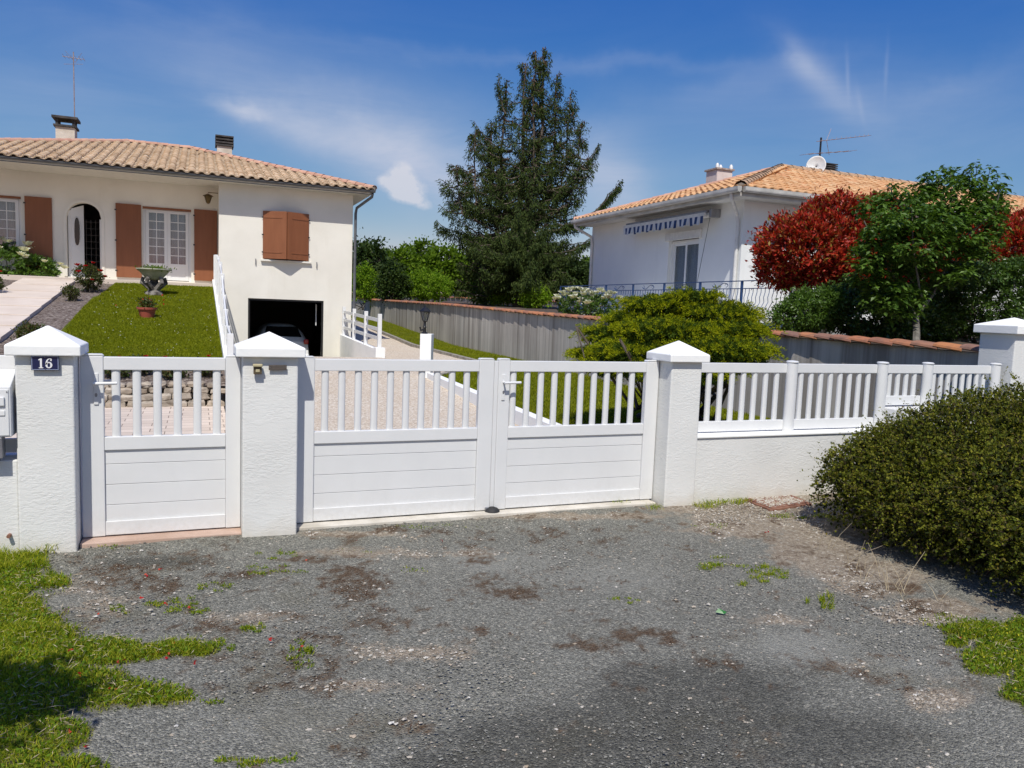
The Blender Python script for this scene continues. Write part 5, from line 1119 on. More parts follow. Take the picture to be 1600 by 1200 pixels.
# ---------------- conifer
def conifer():
    base = at(812, 478, 33.); base[2] = 1.6; r = root('conifer', tuple(base), 'tall dark multi-stemmed conifer with drooping branches between the two houses', 'conifer')
    D = 33.; k = D/F_PX; ux = np.array([R2[0], R2[1], 0]); ux = ux/np.linalg.norm(ux); uy = np.array([-ux[1], ux[0], 0])
    def W(x, y, dep=0): p = at(x, y, D); return p+uy*dep
    left = [(69, 842), (100, 825), (105, 795), (130, 790), (168, 772), (200, 755), (222, 742), (245, 722), (270, 705), (300, 688), (350, 683), (400, 700), (440, 735)]
    right = [(69, 850), (80, 868), (105, 880), (125, 895), (160, 908), (200, 912), (232, 925), (262, 905), (285, 912), (305, 925), (340, 905), (380, 920), (440, 915)]
    ly, lx = zip(*left); ry, rx = zip(*right)
    m = MB(); stems = []
    t0 = base; fork = W(818, 350)
    limb(m, t0, W(812, 400), .30, .24, .1, 6); limb(m, W(812, 400), fork, .24, .20, .1, 4)
    for (x0, y0, pts, rad) in ((815, 360, [(832, 300), (846, 200), (848, 75)], .16), (812, 345, [(815, 280), (818, 180), (822, 90)], .12), (822, 350, [(858, 318), (868, 240), (872, 110)], .10), (810, 380, [(780, 300), (785, 210), (792, 125)], .09), (808, 390, [(768, 340), (765, 270), (768, 190)], .08), (838, 345, [(870, 322), (884, 260), (893, 140)], .06), (800, 370, [(745, 320), (742, 260), (744, 205)], .06), (795, 380, [(722, 330), (716, 290), (714, 262)], .04), (838, 350, [(890, 320), (903, 260), (908, 195)], .05), (822, 340, [(835, 280), (832, 180), (836, 84)], .08)):
        dep = RNG.uniform(-.8, .8); P = [W(x0, y0)]+[W(a, b, dep) for a, b in pts]
        Q = []
        for a, b in zip(P[:-1], P[1:]):
            for t in np.linspace(0, 1, 5)[:-1]: Q.append(a+(b-a)*t)
        Q.append(P[-1]); Q = np.array(Q); Q[1:-1] += RNG.normal(0, .03, Q[1:-1].shape); m.tube(list(Q), list(np.linspace(rad, .02, len(Q))), 6, False); stems.append(Q)
    parts, cones = [], []; brs = []
    def branch(p0, p1, dens, rise):
        L = np.linalg.norm(p1-p0); n = max(4, int(L/.22)); ts = np.linspace(0, 1, n); sag = -.18*L*np.sin(ts*pi)+rise*L*ts**2.2
        pts = p0+(p1-p0)*ts[:, None]; pts[:, 2] += sag; pts[1:] += RNG.normal(0, .04, pts[1:].shape)
        m.tube(list(pts), list(np.linspace(.035+.008*L, .010, n)), 4, False)
        d = unit(p1-p0); sd = np.cross(d, [0, 0, 1.]); K = int(L*18*dens)+5
        t = RNG.uniform(.12, 1.02, K)**.8; idx = np.minimum((t*(n-1)).astype(int), n-2); fr = (t*(n-1)-idx)[:, None]; P = pts[idx]*(1-fr)+pts[idx+1]*fr
        # flat side twigs, then hanging sprigs
        sw = RNG.normal(0, .22+.05*L, (K, 1))*(1.15-t[:, None]); P = P+sd*sw+d*np.abs(sw)*.3; hl = RNG.uniform(.10, .42, K)*(.75 if dens < .8 else 1)
        for s in range(5):
            f_ = s/5.; q = P+np.array([0, 0, -1.])*(hl*f_)[:, None]+RNG.normal(0, .035, (K, 3)); dd = unit(np.array([0, 0, -1.])*.8+rdir(K)*.7+d*.4); parts.append(leaves(q, dd, RNG.uniform(.10, .19, K), .036))
        return pts
    def edge(y, s):
        return np.interp(y, ly, lx) if s < 0 else np.interp(y, ry, rx)
    nb = 130
    for b in range(nb):          # lower, wide-spreading branches
        y = RNG.uniform(255, 455); p0 = W(815, min(y-12, 430)); a = RNG.uniform(0, 2*pi); cx = 812+.12*max(0, 340-y)
        e = edge(y, cos(a)); ext = abs(e-cx)*k*RNG.uniform(.5, 1.0); Rm = (70+.30*(y-255))*k*RNG.uniform(.6, 1.05)
        hx = cos(a)*min(ext if abs(cos(a)) > .45 else 9, Rm*1.15); hy = sin(a)*Rm*.9; p1 = W(cx, y)+ux*hx+uy*hy; p1[2] += RNG.uniform(-.2, .35)
        if 60 < (cx+hx/k-805) and y < 345 and RNG.random() < .45: continue
        branch(p0, p1, 1.1*(1.35 if y > 330 else 1), RNG.uniform(.03, .16))
    for st in stems:              # short drooping branches all round each leader
        top, bot = st[-1][2], W(830, 345)[2]; nst_ = int(13*(top-bot))
        for b in range(nst_):
            z = bot+(top-bot)*(b+RNG.random())/nst_; f = (top-z)/(top-bot); j = min(np.argmin(np.abs(st[:, 2]-z)), len(st)-1); p0 = st[j]*1.; p0[2] = z
            a = RNG.uniform(0, 2*pi); L = (.16+1.05*f**.75)*RNG.uniform(.45, 1.15)
            if RNG.random() < .12 or vnoise(p0[None], 2.2, 9)[0] > .45: continue
            p1 = p0+ux*cos(a)*L+uy*sin(a)*L+np.array([0, 0, RNG.uniform(-.12, .12)]); branch(p0, p1, .95, RNG.uniform(-.02, .15))
            if f < .55 and RNG.random() < .55:
                K = RNG.integers(3, 8); q = p0+(p1-p0)*RNG.uniform(.3, 1, (K, 1))+RNG.normal(0, .06, (K, 3)); cones.append(leaves(q, np.tile([0, 0, -1.], (K, 1))+.3*rdir(K), .14, .05))
    for (x0, y0, x1, y1, dn) in ((850, 360, 968, 288, 2.2), (850, 352, 962, 300, 1.8), (845, 300, 936, 228, 1.8), (800, 320, 690, 290, 1.6), (800, 350, 682, 352, 2), (790, 260, 706, 258, 1.3), (800, 235, 742, 196, 1.2), (795, 250, 738, 212, 1.2), (850, 390, 922, 372, 2), (860, 300, 915, 275, 1.6), (790, 180, 778, 125, 1)):
        for q in range(2): branch(W(x0, y0, RNG.uniform(-.3, .3)), W(x1, y1+RNG.normal(0, 3), RNG.uniform(-.5, .5)), dn, .02)
    for q in range(110):   # dense dark skirt
        a = RNG.uniform(0, 2*pi); y = RNG.uniform(365, 452); branch(W(812, y-15), W(812, y)+ux*cos(a)*RNG.uniform(1, 2.9)+uy*sin(a)*2.6, 2.2, -.02)
    V, F_ = join(parts); npmesh('crown', V, F_, LM['con'], r); V, F_ = join(cones); npmesh('cones', V, F_, LM['cone'], r); m.build('trunk', M['bark'], r)
conifer()
# ---------------- red photinias
def photinia(base, lobes, n, label):
    r = root('photinia', base, label, 'tree', 'red-leaved photinias in the right garden'); n = int(n*1.7); m = MB()
    for q in lobes: limb(m, (base[0], base[1], base[2]-.1), q[:3], .06, .02, .5)
    m.build('trunk', M['barkgrey'], r); foliage('crown', r, lobes, n, .085, .036, LM['photr'], .10, 1500, droop=-.5, inner=.6)
photinia((8.2, 5.3, 1.4), [E_(1262, 390, 13.8, 86, 60), E_(1310, 346, 14.1, 72, 40), E_(1225, 420, 14, 46, 32), E_(1345, 400, 14, 78, 60), E_(1370, 350, 14.3, 60, 40), E_(1330, 430, 13.8, 60, 26)], 30000, 'rounded red-leaved photinia in front of the white house, left of the big-leaved tree')
photinia((10.3, 4.4, 1.4), [E_(1480, 385, 14.2, 78, 46), E_(1560, 378, 14, 66, 44), E_(1610, 360, 14, 40, 34), E_(1430, 425, 13.4, 62, 34), E_(1520, 400, 13.4, 60, 30), E_(1590, 385, 13.2, 50, 36)], 20000, 'red-leaved photinia showing at the right edge of the photo behind the big-leaved tree')
# ---------------- large-leaved tree
def bigleaf():
    base = (7.0, 2.17, 1.42); r = root('broadleaf_tree', base, 'green tree with large drooping leaves and pale forked trunk behind the wall', 'tree'); D = 11.4
    m = MB(); Wt = lambda x, y, d=0: at(x, y, D+d)
    f1 = Wt(1430, 496); limb(m, base, f1, .05, .045, .05, 4)
    tips = []
    for (pts, r0) in (([(1430, 496), (1408, 455), (1385, 410), (1350, 345)], .03), ([(1430, 496), (1442, 470), (1430, 420), (1425, 330)], .025), ([(1430, 496), (1465, 445), (1500, 380), (1520, 320)], .025), ([(1442, 470), (1400, 400), (1360, 360)], .02), ([(1465, 445), (1450, 350), (1470, 275)], .02), ([(1500, 380), (1545, 340), (1562, 300)], .02), ([(1408, 455), (1370, 440), (1345, 430)], .015), ([(1450, 350), (1400, 310), (1385, 290)], .015)):
        dd = RNG.uniform(-.5, .5); P = [Wt(*p, dd*i/2) for i, p in enumerate(pts)]; Q = []
        for a, b in zip(P[:-1], P[1:]):
            for t in (0, .33, .66): Q.append(a+(b-a)*t+RNG.normal(0, .012, 3))
        Q.append(P[-1]); m.tube(Q, list(np.linspace(r0, .008, len(Q))), 6, False); tips += Q[3:]
    lobes = [E_(1410, 330, D, 66, 38), E_(1490, 310, D+.2, 78, 48), E_(1385, 380, D, 48, 42), E_(1450, 385, D, 70, 46), E_(1530, 350, D, 48, 60), E_(1415, 440, D, 48, 34), E_(1355, 430, D-.2, 34, 30)]
    lobes += [E_(1425, 365, D-.5, 78, 56), E_(1395, 465, D-.3, 50, 40), E_(1485, 420, D-.2, 40, 34), E_(1365, 400, D-.3, 40, 40), E_(1510, 360, D-.3, 44, 44)]
    Pc, Nc = lobes_surface(lobes, 1250, .5); parts = []
    shoots = [Wt(x, y, RNG.uniform(-.2, .2)) for x, y in ((1510, 262), (1548, 262), (1462, 278), (1568, 290), (1535, 275), (1392, 292), (1345, 312), (1430, 290), (1485, 270), (1572, 300), (1375, 305), (1560, 275), (1525, 256))]
    for s in shoots: limb(m, s-np.array([0, 0, .35])+RNG.normal(0, .06, 3), s, .006, .004, .2, 4)
    Pc = np.concatenate([Pc, np.array(shoots), np.array(shoots)-np.array([0, 0, .12]), np.array(shoots)-np.array([0, 0, .25])]); n = len(Pc)
    for q in range(13):
        a = RNG.uniform(0, 2*pi, n); out = np.stack([np.cos(a), np.sin(a), -.45+RNG.normal(0, .35, n)], 1); P = Pc+np.stack([np.cos(a), np.sin(a), 0*a], 1)*.02+RNG.normal(0, .03, (n, 3)); l = RNG.uniform(.065, .12, n); parts.append(leaves(P, out, l, l*.52, fold=.22, up=np.array([0, 0, 1.])))
    V, F_ = join(parts); npmesh('crown', V, F_, LM['green'], r); m.build('trunk', M['barkgrey'], r, smooth=True)
bigleaf()
# ---------------- hedges / shrubs behind the right wall
def shrub(name, lobes, n, L, W, leaf, label, cat='shrub', group=None, clump=.08, ncl=500, stems=6, zb=None, droop=.1, inner=.6):
    c = np.array(lobes)[:, :3].mean(0); zb = float(terrace_z(c[1])) if zb is None else zb; r = root(name, (c[0], c[1], zb), label, cat, group); m = MB()
    for k in range(stems): q = lobes[k % len(lobes)]; limb(m, (c[0]+RNG.normal(0, .08), c[1]+RNG.normal(0, .08), zb-.1), np.array(q[:3])+rdir(1)[0]*np.array(q[3:6])*.5, .025, .008, .6)
    m.build('stems', M['bark'], r); foliage('foliage', r, lobes, n, L, W, LM[leaf], clump, ncl, droop=droop, inner=inner, zmin=zb-.02); return r
shrub('laurel_hedge', [E_(1540, 470, 12.5, 66, 56), E_(1500, 475, 12.8, 46, 56), E_(1590, 462, 12.5, 56, 58), E_(1640, 470, 12.5, 60, 60), E_(1465, 480, 12.9, 50, 50), E_(1450, 500, 12.6, 50, 34), E_(1545, 430, 12.3, 60, 22), E_(1595, 425, 12.2, 50, 20), E_(1500, 432, 12.4, 34, 20)], 56000, .06, .023, 'dkgreen', 'clipped dark green hedge at the right edge behind the tall pillar', 'hedge', ncl=1100)
shrub('laurel_shrub', [E_(1380, 490, 12.4, 80, 46), E_(1440, 500, 12.8, 60, 44), E_(1330, 480, 12.8, 50, 40)], 26000, .07, .030, 'dkgreen', 'dark evergreen shrub in the shade under the big-leaved tree', ncl=700)
shrub('leafy_shrub', [E_(1262, 486, 12.3, 44, 34), E_(1235, 500, 12.3, 30, 26), E_(1295, 480, 12.4, 34, 36)], 14000, .06, .024, 'green', 'fresh green shrub under the red photinia, above the tiled wall', ncl=420)
# white lilies behind the wall
def flowers(name, lobes, n, label, stalks, zb, flo='white', fn=40, fs=.07, leaf='green', cat='flowers', group=None, L=.09, W=.03, part='flower'):
    r = shrub(name, lobes, n, L, W, leaf, label, cat, group, zb=zb, clump=.06, ncl=160)
    Pc, Nc = lobes_surface(lobes, fn*3, .85, .8); k = (Nc[:, 2] > -.2); Pc = Pc[k][:fn]; Nc = Nc[k][:fn]; Pc = Pc+Nc*fs*.45+np.array([0, 0, fs*.1]); parts = []; nf = len(Pc)
    for f_ in range(nf):
        a = np.arange(7)*2*pi/7; out = np.stack([np.cos(a), np.sin(a), np.full(7, .55)], 1)+Nc[f_]*.3+.2*rdir(7); p_ = np.tile(Pc[f_]+Nc[f_]*.06, (7, 1)); sz = fs*RNG.uniform(.7, 1.25)
        V, F_ = join([leaves(p_, out, sz, sz*.62, fold=.2, up=np.array([0, 0, 1.])), leaves(p_, rdir(7)*.5+np.array([0, 0, .9]), sz*.7, sz*.45, fold=.2), leaves(p_, out*.7+.4*rdir(7)+np.array([0, 0, .4]), sz*.8, sz*.5, fold=.2)]); npmesh(part, V, F_, LM[flo], r)
    return r
flowers('white_flowers', [(6.75, 12.3, 1.85, .35, .8, .28), (6.75, 11.0, 1.83, .33, .7, .25)], 3500, 'clump of white flowers behind the tiled wall in front of the blue railing', 0, 1.5, fn=46, fs=.14)
# ---------------- shrubs and trees far behind
BG = 'shrubs behind the long wall'
def far_shrub(x, y, D, rx, ry, leaf, label, n=5200, L=.14): 
    shrub('garden_shrub', [E_(x, y, D, rx, ry, rx*.7), E_(x-rx*.5, y+ry*.3, D, rx*.55, ry*.6, rx*.5), E_(x+rx*.5, y+ry*.25, D, rx*.55, ry*.65, rx*.5)], n, L, L*.5, leaf, label, 'shrub', BG, .22, 160, 5, zb=float(at(x, y, D)[2]-ry*1.15*D/F_PX-.3))
far_shrub(665, 446, 38, 40, 22, 'bright', 'bright green rounded shrub left of the conifer, behind the wall', 7000)
far_shrub(568, 442, 40, 26, 26, 'bright', 'bright green hedge clump beside the corner of the cream house', 5000)
far_shrub(762, 448, 36, 30, 28, 'mid', 'mid green shrub just left of the conifer trunk', 5000)
far_shrub(838, 464, 31, 20, 16, 'bright', 'small yellow green shrub right of the conifer trunk', 3500, .11)
far_shrub(615, 440, 37, 22, 30, 'darktree', 'dark spiky shrub between two bright green shrubs', 4500)
far_shrub(790, 466, 33, 22, 9, 'bright', 'low yellow green bush in front of the conifer', 2500, .10)
far_shrub(900, 432, 33, 34, 24, 'darktree', 'dark green shrub between the conifer and the white house', 5000)
TG = 'trees along the horizon'
def far_tree(x, ytop, D, rx, label, leaf='mid', n=7000, ybase=470, L=.30):
    H_ = (ybase-ytop); lob = [E_(x, ytop+H_*.42, D, rx, H_*.40), E_(x-rx*.45, ytop+H_*.52, D, rx*.6, H_*.34), E_(x+rx*.5, ytop+H_*.55, D+1, rx*.6, H_*.32), E_(x+rx*.1, ytop+H_*.25, D, rx*.5, H_*.24)]
    b = at(x, ybase, D); broad_tree('tree', (b[0], b[1], b[2]-.3), lob, n, L, L*.55, leaf, label, 'tree', TG, .18, clump=.42, nclump=170, inner=.35)
far_tree(572, 372, 44, 34, 'dark leafy tree close to the downpipe of the cream house', 'darktree', 7500, L=.22)
far_tree(612, 388, 62, 44, 'mid green tree in the gap right of the cream house', 'mid')
far_tree(655, 374, 64, 40, 'taller mid green tree left of the conifer skyline', 'mid')
far_tree(700, 385, 58, 42, 'green tree partly hidden by the left side of the conifer', 'mid')
far_tree(745, 392, 66, 46, 'green tree seen through the lower conifer branches', 'darktree')
far_tree(800, 400, 62, 50, 'tree directly behind the conifer trunk', 'darktree')
far_tree(870, 398, 55, 46, 'dark tree right behind the conifer', 'darktree')
far_tree(920, 405, 60, 40, 'tree touching the left corner of the white house', 'mid')
far_tree(635, 376, 90, 26, 'pale distant treetop between the house and the conifer', 'mid', 2500, L=.35)
b = at(757, 445, 58); r = root('distant_house', (b[0], b[1], 0), 'distant house of which only a red tiled roof shows through the conifer', 'house')
m = MB(); a_, c_ = at(735, 445, 58), at(790, 445, 58); zr = at(757, 430, 58)[2]; m.hexa([(a_[0], a_[1], a_[2]-2.5), (c_[0], c_[1], a_[2]-2.5), (c_[0], c_[1]+5, a_[2]-2.5), (a_[0], a_[1]+5, a_[2]-2.5), (a_[0], a_[1], a_[2]), (c_[0], c_[1], a_[2]), (c_[0], c_[1]+5, a_[2]), (a_[0], a_[1]+5, a_[2])]); m.build('wall', M['house'], r)
m = MB(); e = .4; m.add([(a_[0]-e, a_[1]-e, a_[2]+.01), (c_[0]+e, c_[1]-e, a_[2]+.01), (c_[0]+e, c_[1]+5+e, a_[2]+.01), (a_[0]-e, a_[1]+5+e, a_[2]+.01), (a_[0]+.3, a_[1]+2.5, zr+.4), (c_[0]-.3, c_[1]+2.5, zr+.4)], [(0, 1, 5, 4), (2, 3, 4, 5), (1, 2, 5), (3, 0, 4), (3, 2, 1, 0)])
M['farroof'] = tilemat('red_roof', [(.45, .12, .07), (.5, .15, .08)], (.3, .1, .06)); m.build('roof', M['farroof'], r)
# ---------------- left garden plants
RB = 'red rose bushes in the front garden'
def rose(u, v, h, w, n, fn, label, fs=.06):
    z = float(lawn_z(v)); flowers('rose_bush', [(u, v, z+h*.6, w, w, h*.42), (u+w*.3, v, z+h*.35, w*.7, w*.7, h*.3)], n, label, 0, z, 'redp', fn, fs, 'rose', 'rose bush', RB, .05, .028, 'bloom')
rose(-4.98, 16.9, .66, .33, 3000, 9, 'red rose bush beside the path just below the arched door', .09)
rose(-5.15, 15.2, .34, .16, 900, 0, 'small reddish rose bush at the path edge below the larger one')
rose(-5.0, 9.6, .34, .26, 1800, 0, 'low leafy rose bush in the mulch above the number pillar')
rose(-6.95, 15.6, .6, .35, 2600, 9, 'red rose bush left of the path under the white flowers', .07)
rose(-6.85, 13.4, .35, .25, 1600, 5, 'low red rose at the far left edge of the photo', .06)
for k, (u, v, l_) in enumerate(((-3.55, 7.25, 'left'), (-2.75, 7.2, 'middle'), (-3.2, 7.5, 'hindmost'), (-2.25, 7.3, 'right'))):
    rose(u, v, .22, .20, 900, 3, f'low red-flowered plant above the stone border behind the small gate, {l_} one', .05)
flowers('white_lily_clump', [E_(20, 412, 22.6, 42, 24), E_(58, 420, 22.6, 30, 20), E_(-20, 405, 22.6, 40, 26)], 6500, 'bushy clump with white blooms at the left edge below the first shutter', 0, 1.85, 'white', 40, .18, 'green', 'flowers', None, .16, .05)
# urn planter
r = root('urn_planter', (-3.42, 16.6, lawn_z(16.6)), 'shallow mossy stone urn on a dark rock-like foot, standing on the lawn', 'planter'); z = float(lawn_z(16.6))
UB = MB().lathe(-3.42, 16.6, [(.0, z+.40), (.16, z+.40), (.20, z+.43), (.31, z+.56), (.38, z+.64), (.43, z+.66), (.43, z+.69), (.36, z+.68), (.30, z+.62), (0, z+.60)], 28).build('bowl', M['urn'], r, smooth=True)
m = MB()
for k in range(5):
    a = 2*pi*k/5+.4; m.tube([(-3.42+.06*cos(a), 16.6+.06*sin(a), z+.02), (-3.42+.10*cos(a), 16.6+.10*sin(a), z+.18), (-3.42+.30*cos(a), 16.6+.30*sin(a), z+.34), (-3.42+.26*cos(a), 16.6+.26*sin(a), z+.46)], [.10, .07, .06, .05], 8)
m.lathe(-3.42, 16.6, [(.24, z-.03), (.22, z+.06), (.12, z+.14), (.10, z+.40)], 12); m.build('foot', M['urnleg'], r, smooth=True)
P = np.array([(-3.42, 16.6, z+.66)])+RNG.normal(0, 1, (420, 3))*np.array([.16, .16, .035]); V, F_ = leaves(P, rdir(420)+np.array([0, 0, .9]), .08, .035); npmesh('succulents', V, F_, LM['mid'], r)
# red pot
r = root('flower_pot', (-3.38, 12.8, lawn_z(12.8)), 'terracotta coloured pot with a small flowering plant on the lawn', 'flower pot'); z = float(lawn_z(12.8))
MB().lathe(-3.38, 12.8, [(0, z), (.13, z), (.18, z+.19), (.205, z+.19), (.21, z+.235), (.185, z+.235), (.18, z+.20), (0, z+.19)], 28).build('pot_body', M['terracotta'], r, smooth=True)
P = np.array([(-3.38, 12.8, z+.30)])+RNG.normal(0, 1, (520, 3))*np.array([.08, .08, .06]); V, F_ = leaves(P, rdir(520)+np.array([0, 0, .5]), .06, .03); npmesh('plant', V, F_, LM['rose'], r)
P = np.array([(-3.38, 12.8, z+.34)])+RNG.normal(0, 1, (26, 3))*np.array([.17, .1, .05]); V, F_ = leaves(P, rdir(26), .05, .035); npmesh('blooms', V, F_, LM['redp'], r)
# ---------------- grass
def grassobj(name, P, h, w, mat, lean=.6): V, F_ = blades(P, h, w, lean); o = npmesh(name, V, F_, mat); return tag(o, kind='stuff')
q = scatter([(-1.96, 7.75), (-4.25, 7.75), (-4.6, 9.3), (-4.7, 11.5), (-4.75, 14), (-4.5, 18.8), (-1.96, 18.8)], 150000); near = RNG.random(len(q)) < np.clip(11/q[:, 1], 0, 1)**1.2; q = q[near]
P = np.column_stack([q, lawn_z(q[:, 1])+.005]); grassobj('lawn_grass', P, RNG.uniform(.025, .06, len(P))*(1+.35*vnoise(q, 3.)), .012, LM['lawn'], .9)
q = scatter([(-2.0, 8.2), (-4.2, 8.2), (-4.6, 14), (-4.4, 18), (-2, 18)], 200); P = np.column_stack([q, lawn_z(q[:, 1])+.05]); V, F_ = leaves(np.repeat(P, 2, 0), rdir(400)*np.array([1, 1, .1]), .016, .014); tag(npmesh('daisies', V, F_, LM['daisy']), kind='stuff')
q = scatter([(u+(.06 if v < 12 else .05), v) for u, v in ledge[:6]]+[(5.98, 42), (5.98, .15)], 170000); q = q[RNG.random(len(q)) < np.clip(7/q[:, 1], 0, 1)**1.1]
P = np.column_stack([q, drive_z(q[:, 1])+.045]); grassobj('lawn_grass', P, RNG.uniform(.03, .07, len(P)), .012, LM['lawn'], .9)
# verge grass on both sides of the tarmac, thinning out into it
def apz(v): return np.interp(v, [-1.6, -.4, 0.], [0, .02, .035])
q = np.concatenate([RNG.uniform((-4.6, -4.2), (-1.9, -.15), (300000, 2)), RNG.uniform((.9, -4.2), (3.2, -1.9), (110000, 2))])
g_ = ground_masks(q)[0]; X_ = to_photo(q); inside = (X_[:, 0] > -160) & (X_[:, 0] < 1760) & (X_[:, 1] < 1330) & (X_[:, 2] > .5); k = inside & (RNG.random(len(q)) < g_**1.4*.85) & ~((q[:, 0] < -3.0) & (q[:, 1] > -.22)); q, g_, X_ = q[k], g_[k], X_[k]
P = np.column_stack([q, apz(q[:, 1])]); hh = (.013+.022*g_)*(1+.7*fbm(q, 3., 5))*np.where((X_[:, 1] < 900) & (X_[:, 0] < 300), 1.9, 1.0)
grassobj('verge_grass', P, RNG.uniform(.5, 1.35, len(P))*hh, .0042, LM['grass'], 1.1)
k = RNG.random(len(q)) < np.where(q[:, 0] > 0, .45, .26); P2 = np.column_stack([q[k], apz(q[k][:, 1])+RNG.uniform(.004, .035, k.sum())]); V, F_ = leaves(P2, rdir(len(P2))+np.array([0, 0, .35]), .017, .012); tag(npmesh('clover', V, F_, LM['clover']), kind='stuff')
k = RNG.random(len(q)) < .05; P2 = np.column_stack([q[k], apz(q[k][:, 1])+RNG.uniform(.01, .04, k.sum())]); V, F_ = leaves(P2, rdir(len(P2))*np.array([1, 1, .3]), RNG.uniform(.02, .06, len(P2)), .003); tag(npmesh('dry_grass', V, F_, M['straw']), kind='stuff')
k = (q[:, 0] > 0) & (RNG.random(len(q)) < .007); P2 = np.column_stack([q[k], RNG.uniform(.035, .055, k.sum())]); V, F_ = leaves(P2, rdir(len(P2))+np.array([0, 0, .3]), .011, .010); tag(npmesh('yellow_flowers', V, F_, LM['yellow']), kind='stuff')
# scattered weeds in the tarmac
parts, lf_ = [], []
WD = [(1085, 793, 40, 10, 900, .06), (1120, 795, 30, 8, 400, .05), (1060, 788, 10, 6, 150, .10), (1160, 883, 45, 7, 700, .025), (1205, 902, 35, 8, 700, .03), (1290, 943, 14, 5, 260, .05), (270, 946, 32, 4, 350, .02), (295, 956, 28, 4, 350, .02), (400, 981, 18, 5, 260, .025), (445, 870, 22, 4, 300, .02), (440, 896, 34, 5, 450, .02), (345, 918, 20, 4, 200, .02), (480, 1015, 14, 8, 260, .03), (470, 1032, 20, 6, 200, .02), (190, 953, 14, 4, 120, .02), (400, 1190, 32, 8, 500, .025), (975, 940, 14, 4, 150, .02), (1122, 825, 18, 3, 120, .015), (1255, 812, 35, 5, 500, .03), (60, 862, 40, 12, 900, .09), (20, 850, 30, 8, 500, .08), (180, 862, 14, 3, 80, .02), (330, 1010, 30, 8, 500, .03), (260, 1020, 60, 6, 500, .03), (640, 895, 20, 4, 60, .02), (560, 868, 30, 3, 60, .02), (85, 905, 20, 8, 350, .05), (250, 1098, 60, 6, 500, .02), (690, 828, 60, 3, 120, .015), (1470, 970, 30, 6, 200, .03)]
for (x, y, rx_, ry_, n, h) in WD:
    n = int(n*.6); h = h*.8
    cc_ = RNG.normal(0, .75, (9, 2)); g_ = cc_[RNG.integers(0, 9, n)]*np.array([1.15, 1.15])+RNG.normal(0, .16, (n, 2)); q = np.array([px(x+a*rx_, y+b*ry_) for a, b in g_]); P = np.column_stack([q, np.interp(q[:, 1], [-1.6, -.4, 0.], [0, .02, .035])]); parts.append(blades(P, RNG.uniform(.4, 1.3, n)*h, .004, .9))
    P2 = P[:n//2]+np.column_stack([RNG.normal(0, .01, (n//2, 2)), RNG.uniform(0, h*.7, n//2)]); lf_.append(leaves(P2, rdir(n//2)+np.array([0, 0, .3]), .014, .009))
V, F_ = join(parts); tag(npmesh('weeds', V, F_, LM['grass']), kind='stuff'); V, F_ = join(lf_); tag(npmesh('weed_leaves', V, F_, LM['clover']), kind='stuff')
# loose stones
def pebbles(q, size, mat, name='loose_stones', lift=None):
    n = len(q); size = size[:n]; z = np.interp(q[:, 1], [-1.6, -.4, 0.], [0, .02, .035]); z = z if lift is None else lift; s = size[:, None]
    octv = np.array([[1, 0, 0], [0, 1, 0], [-1, 0, 0], [0, -1, 0], [0, 0, .7], [.75, .7, .35], [-.7, .75, .3], [-.7, -.7, .35], [.7, -.75, .3]])
    base = np.array([(0, 5, 4), (5, 1, 4), (1, 6, 4), (6, 2, 4), (2, 7, 4), (7, 3, 4), (3, 8, 4), (8, 0, 4)])
    th = RNG.uniform(0, 2*pi, n); c, s_ = np.cos(th), np.sin(th); J = octv[None]*RNG.uniform(.65, 1.2, (n, 9, 1))*np.array([1, 1, 1]); 
    X = J[..., 0]*c[:, None]-J[..., 1]*s_[:, None]; Y = J[..., 0]*s_[:, None]*.75+J[..., 1]*c[:, None]*.75
    V = np.stack([X, Y, J[..., 2]], -1)*s[:, :, None]+np.column_stack([q, z])[:, None, :]
    F_ = (np.arange(n)[:, None, None]*9+base[None]).reshape(-1, 3); return tag(npmesh(name, V.reshape(-1, 3), F_, mat), kind='stuff')
M['peb'] = tilemat('grey_chippings', [(.10, .097, .085), (.17, .167, .148), (.23, .225, .20), (.13, .128, .112), (.30, .295, .26)], (.08, .07, .06), .3)
M['pebw'] = tilemat('pale_chippings', [(.45, .42, .37), (.36, .29, .21), (.58, .56, .52), (.40, .33, .25)], (.2, .16, .12), .3)
apoly = [px(*p) for p in ((0, 870), (380, 835), (760, 805), (1020, 795), (1090, 785), (1280, 765), (1290, 850), (1400, 930), (1640, 1000), (1700, 1300), (-50, 1300))]
q = scatter(apoly, 52000); pebbles(q, RNG.gamma(3., .0011, len(q)).clip(.0012, .009), M['peb'])
q = scatter(apoly, 4600); pebbles(q, RNG.gamma(2.5, .0016, len(q)).clip(.0015, .014), M['pebw'], 'pale_stones')
q = scatter(apoly, 90000); gm = ground_masks(q); pebbles(q[(RNG.random(len(q)) < gm[2]*.42) & (gm[0] < .5)], RNG.gamma(2.5, .0019, len(q)).clip(.0015, .014), M['pebw'], 'pale_stones')
# brown leaf litter
k = RNG.random(len(q)) < gm[1]*.34; q = q[k]; n = len(q); P = np.column_stack([q, np.interp(q[:, 1], [-1.6, -.4, 0.], [0, .02, .035])+RNG.uniform(.002, .008, n)])
M['litter'] = leafmat('brown_litter', [(.05, .022, .014), (.10, .045, .028), (.03, .016, .01), (.15, .09, .05)], .9, .05, .1)
V, F_ = leaves(P, rdir(n)*np.array([1, 1, .25]), RNG.uniform(.006, .02, n), .005); tag(npmesh('leaf_litter', V, F_, M['litter']), kind='stuff')
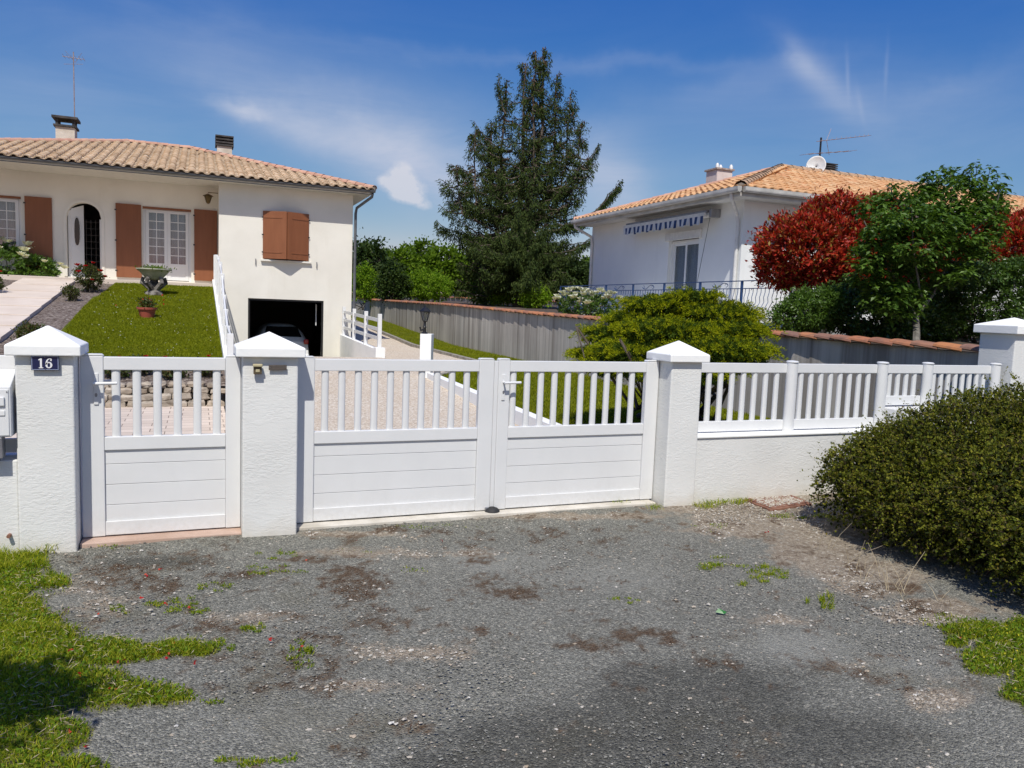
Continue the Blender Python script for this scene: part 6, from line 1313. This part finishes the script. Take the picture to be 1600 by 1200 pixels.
# fallen petals
pp = [(555, 851), (475, 882), (230, 903), (250, 895), (220, 941), (260, 949), (298, 955), (150, 963), (107, 1023), (265, 1031), (272, 1012), (303, 1043), (127, 1063), (108, 1149), (130, 1176), (177, 1083), (245, 1028), (425, 1006), (471, 1019), (1197, 836), (1497, 1003), (1225, 802), (690, 850), (420, 1005), (60, 990), (70, 960), (190, 1041), (55, 1010)]
P = np.array([(*px(x, y), .022) for x, y in pp]); P = np.repeat(P, 3, 0)+RNG.normal(0, .004, (len(pp)*3, 3)); V, F_ = leaves(P, rdir(len(P))*np.array([1, 1, .4]), .018, .014); tag(npmesh('fallen_petals', V, F_, LM['orp']), kind='stuff')
# one green leaf, rusty plate
lx, ly = px(1128, 960); m = MB(); m.add([(lx-.035, ly+.015, .012), (lx-.01, ly+.02, .03), (lx+.03, ly-.005, .012), (lx+.005, ly-.012, .006), (lx, ly, .018)], [(0, 4, 1), (1, 4, 2), (2, 4, 3), (3, 4, 0)])
M['leafone'] = simple('fresh_leaf', (.03, .16, .03), None, rough=.4); tag(m.build('fallen_leaf', M['leafone']), 'single bright green leaf lying on the grey tarmac', 'leaf')
cpts = [px(1158, 783), px(1222, 774), px(1262, 792), px(1205, 801)]; r = root('drain_cover', (*np.mean(cpts, 0), 0), 'square rusty metal cover half buried in gravel by the low white wall', 'drain cover')
MB().prism(cpts, 2, .01, .044).build('cover_plate', M['rust'], r, .004)
cc = np.mean(cpts, 0); rim = [tuple(cc+(np.array(p)-cc)*1.12) for p in cpts]; MB().prism(rim, 2, .005, .036).build('cover_frame', M['rust'], r, .003)

# unseen tree added past the left edge to throw a shadow on the verge
foliage_l = [(-3.98, -3.75, 2.35, .52, .34, .26), (-3.62, -3.68, 2.25, .26, .22, .18), (-4.3, -3.9, 2.6, .5, .4, .35)]
broad_tree('added_shade_tree', (-4.6, -3.9, 0), foliage_l, 3800, .09, .05, 'mid', 'unseen young tree added just left of the frame to shade the grass verge', 'tree', None, .05, clump=.10, nclump=150, inner=.2)

# gravel lying on the metal cover and round its edge
q = np.concatenate([scatter([tuple(cc+(np.array(p)-cc)*.86) for p in cpts], 900), scatter([tuple(cc+(np.array(p)-cc)*1.3) for p in cpts], 500)])
pebbles(q, RNG.gamma(3., .0024, len(q)).clip(.003, .014), M['pebw'], 'pale_stones', np.where(in_poly(q, [tuple(p) for p in cpts]), .043, np.interp(q[:, 1], [-1.6, -.4, 0.], [0, .02, .035])))
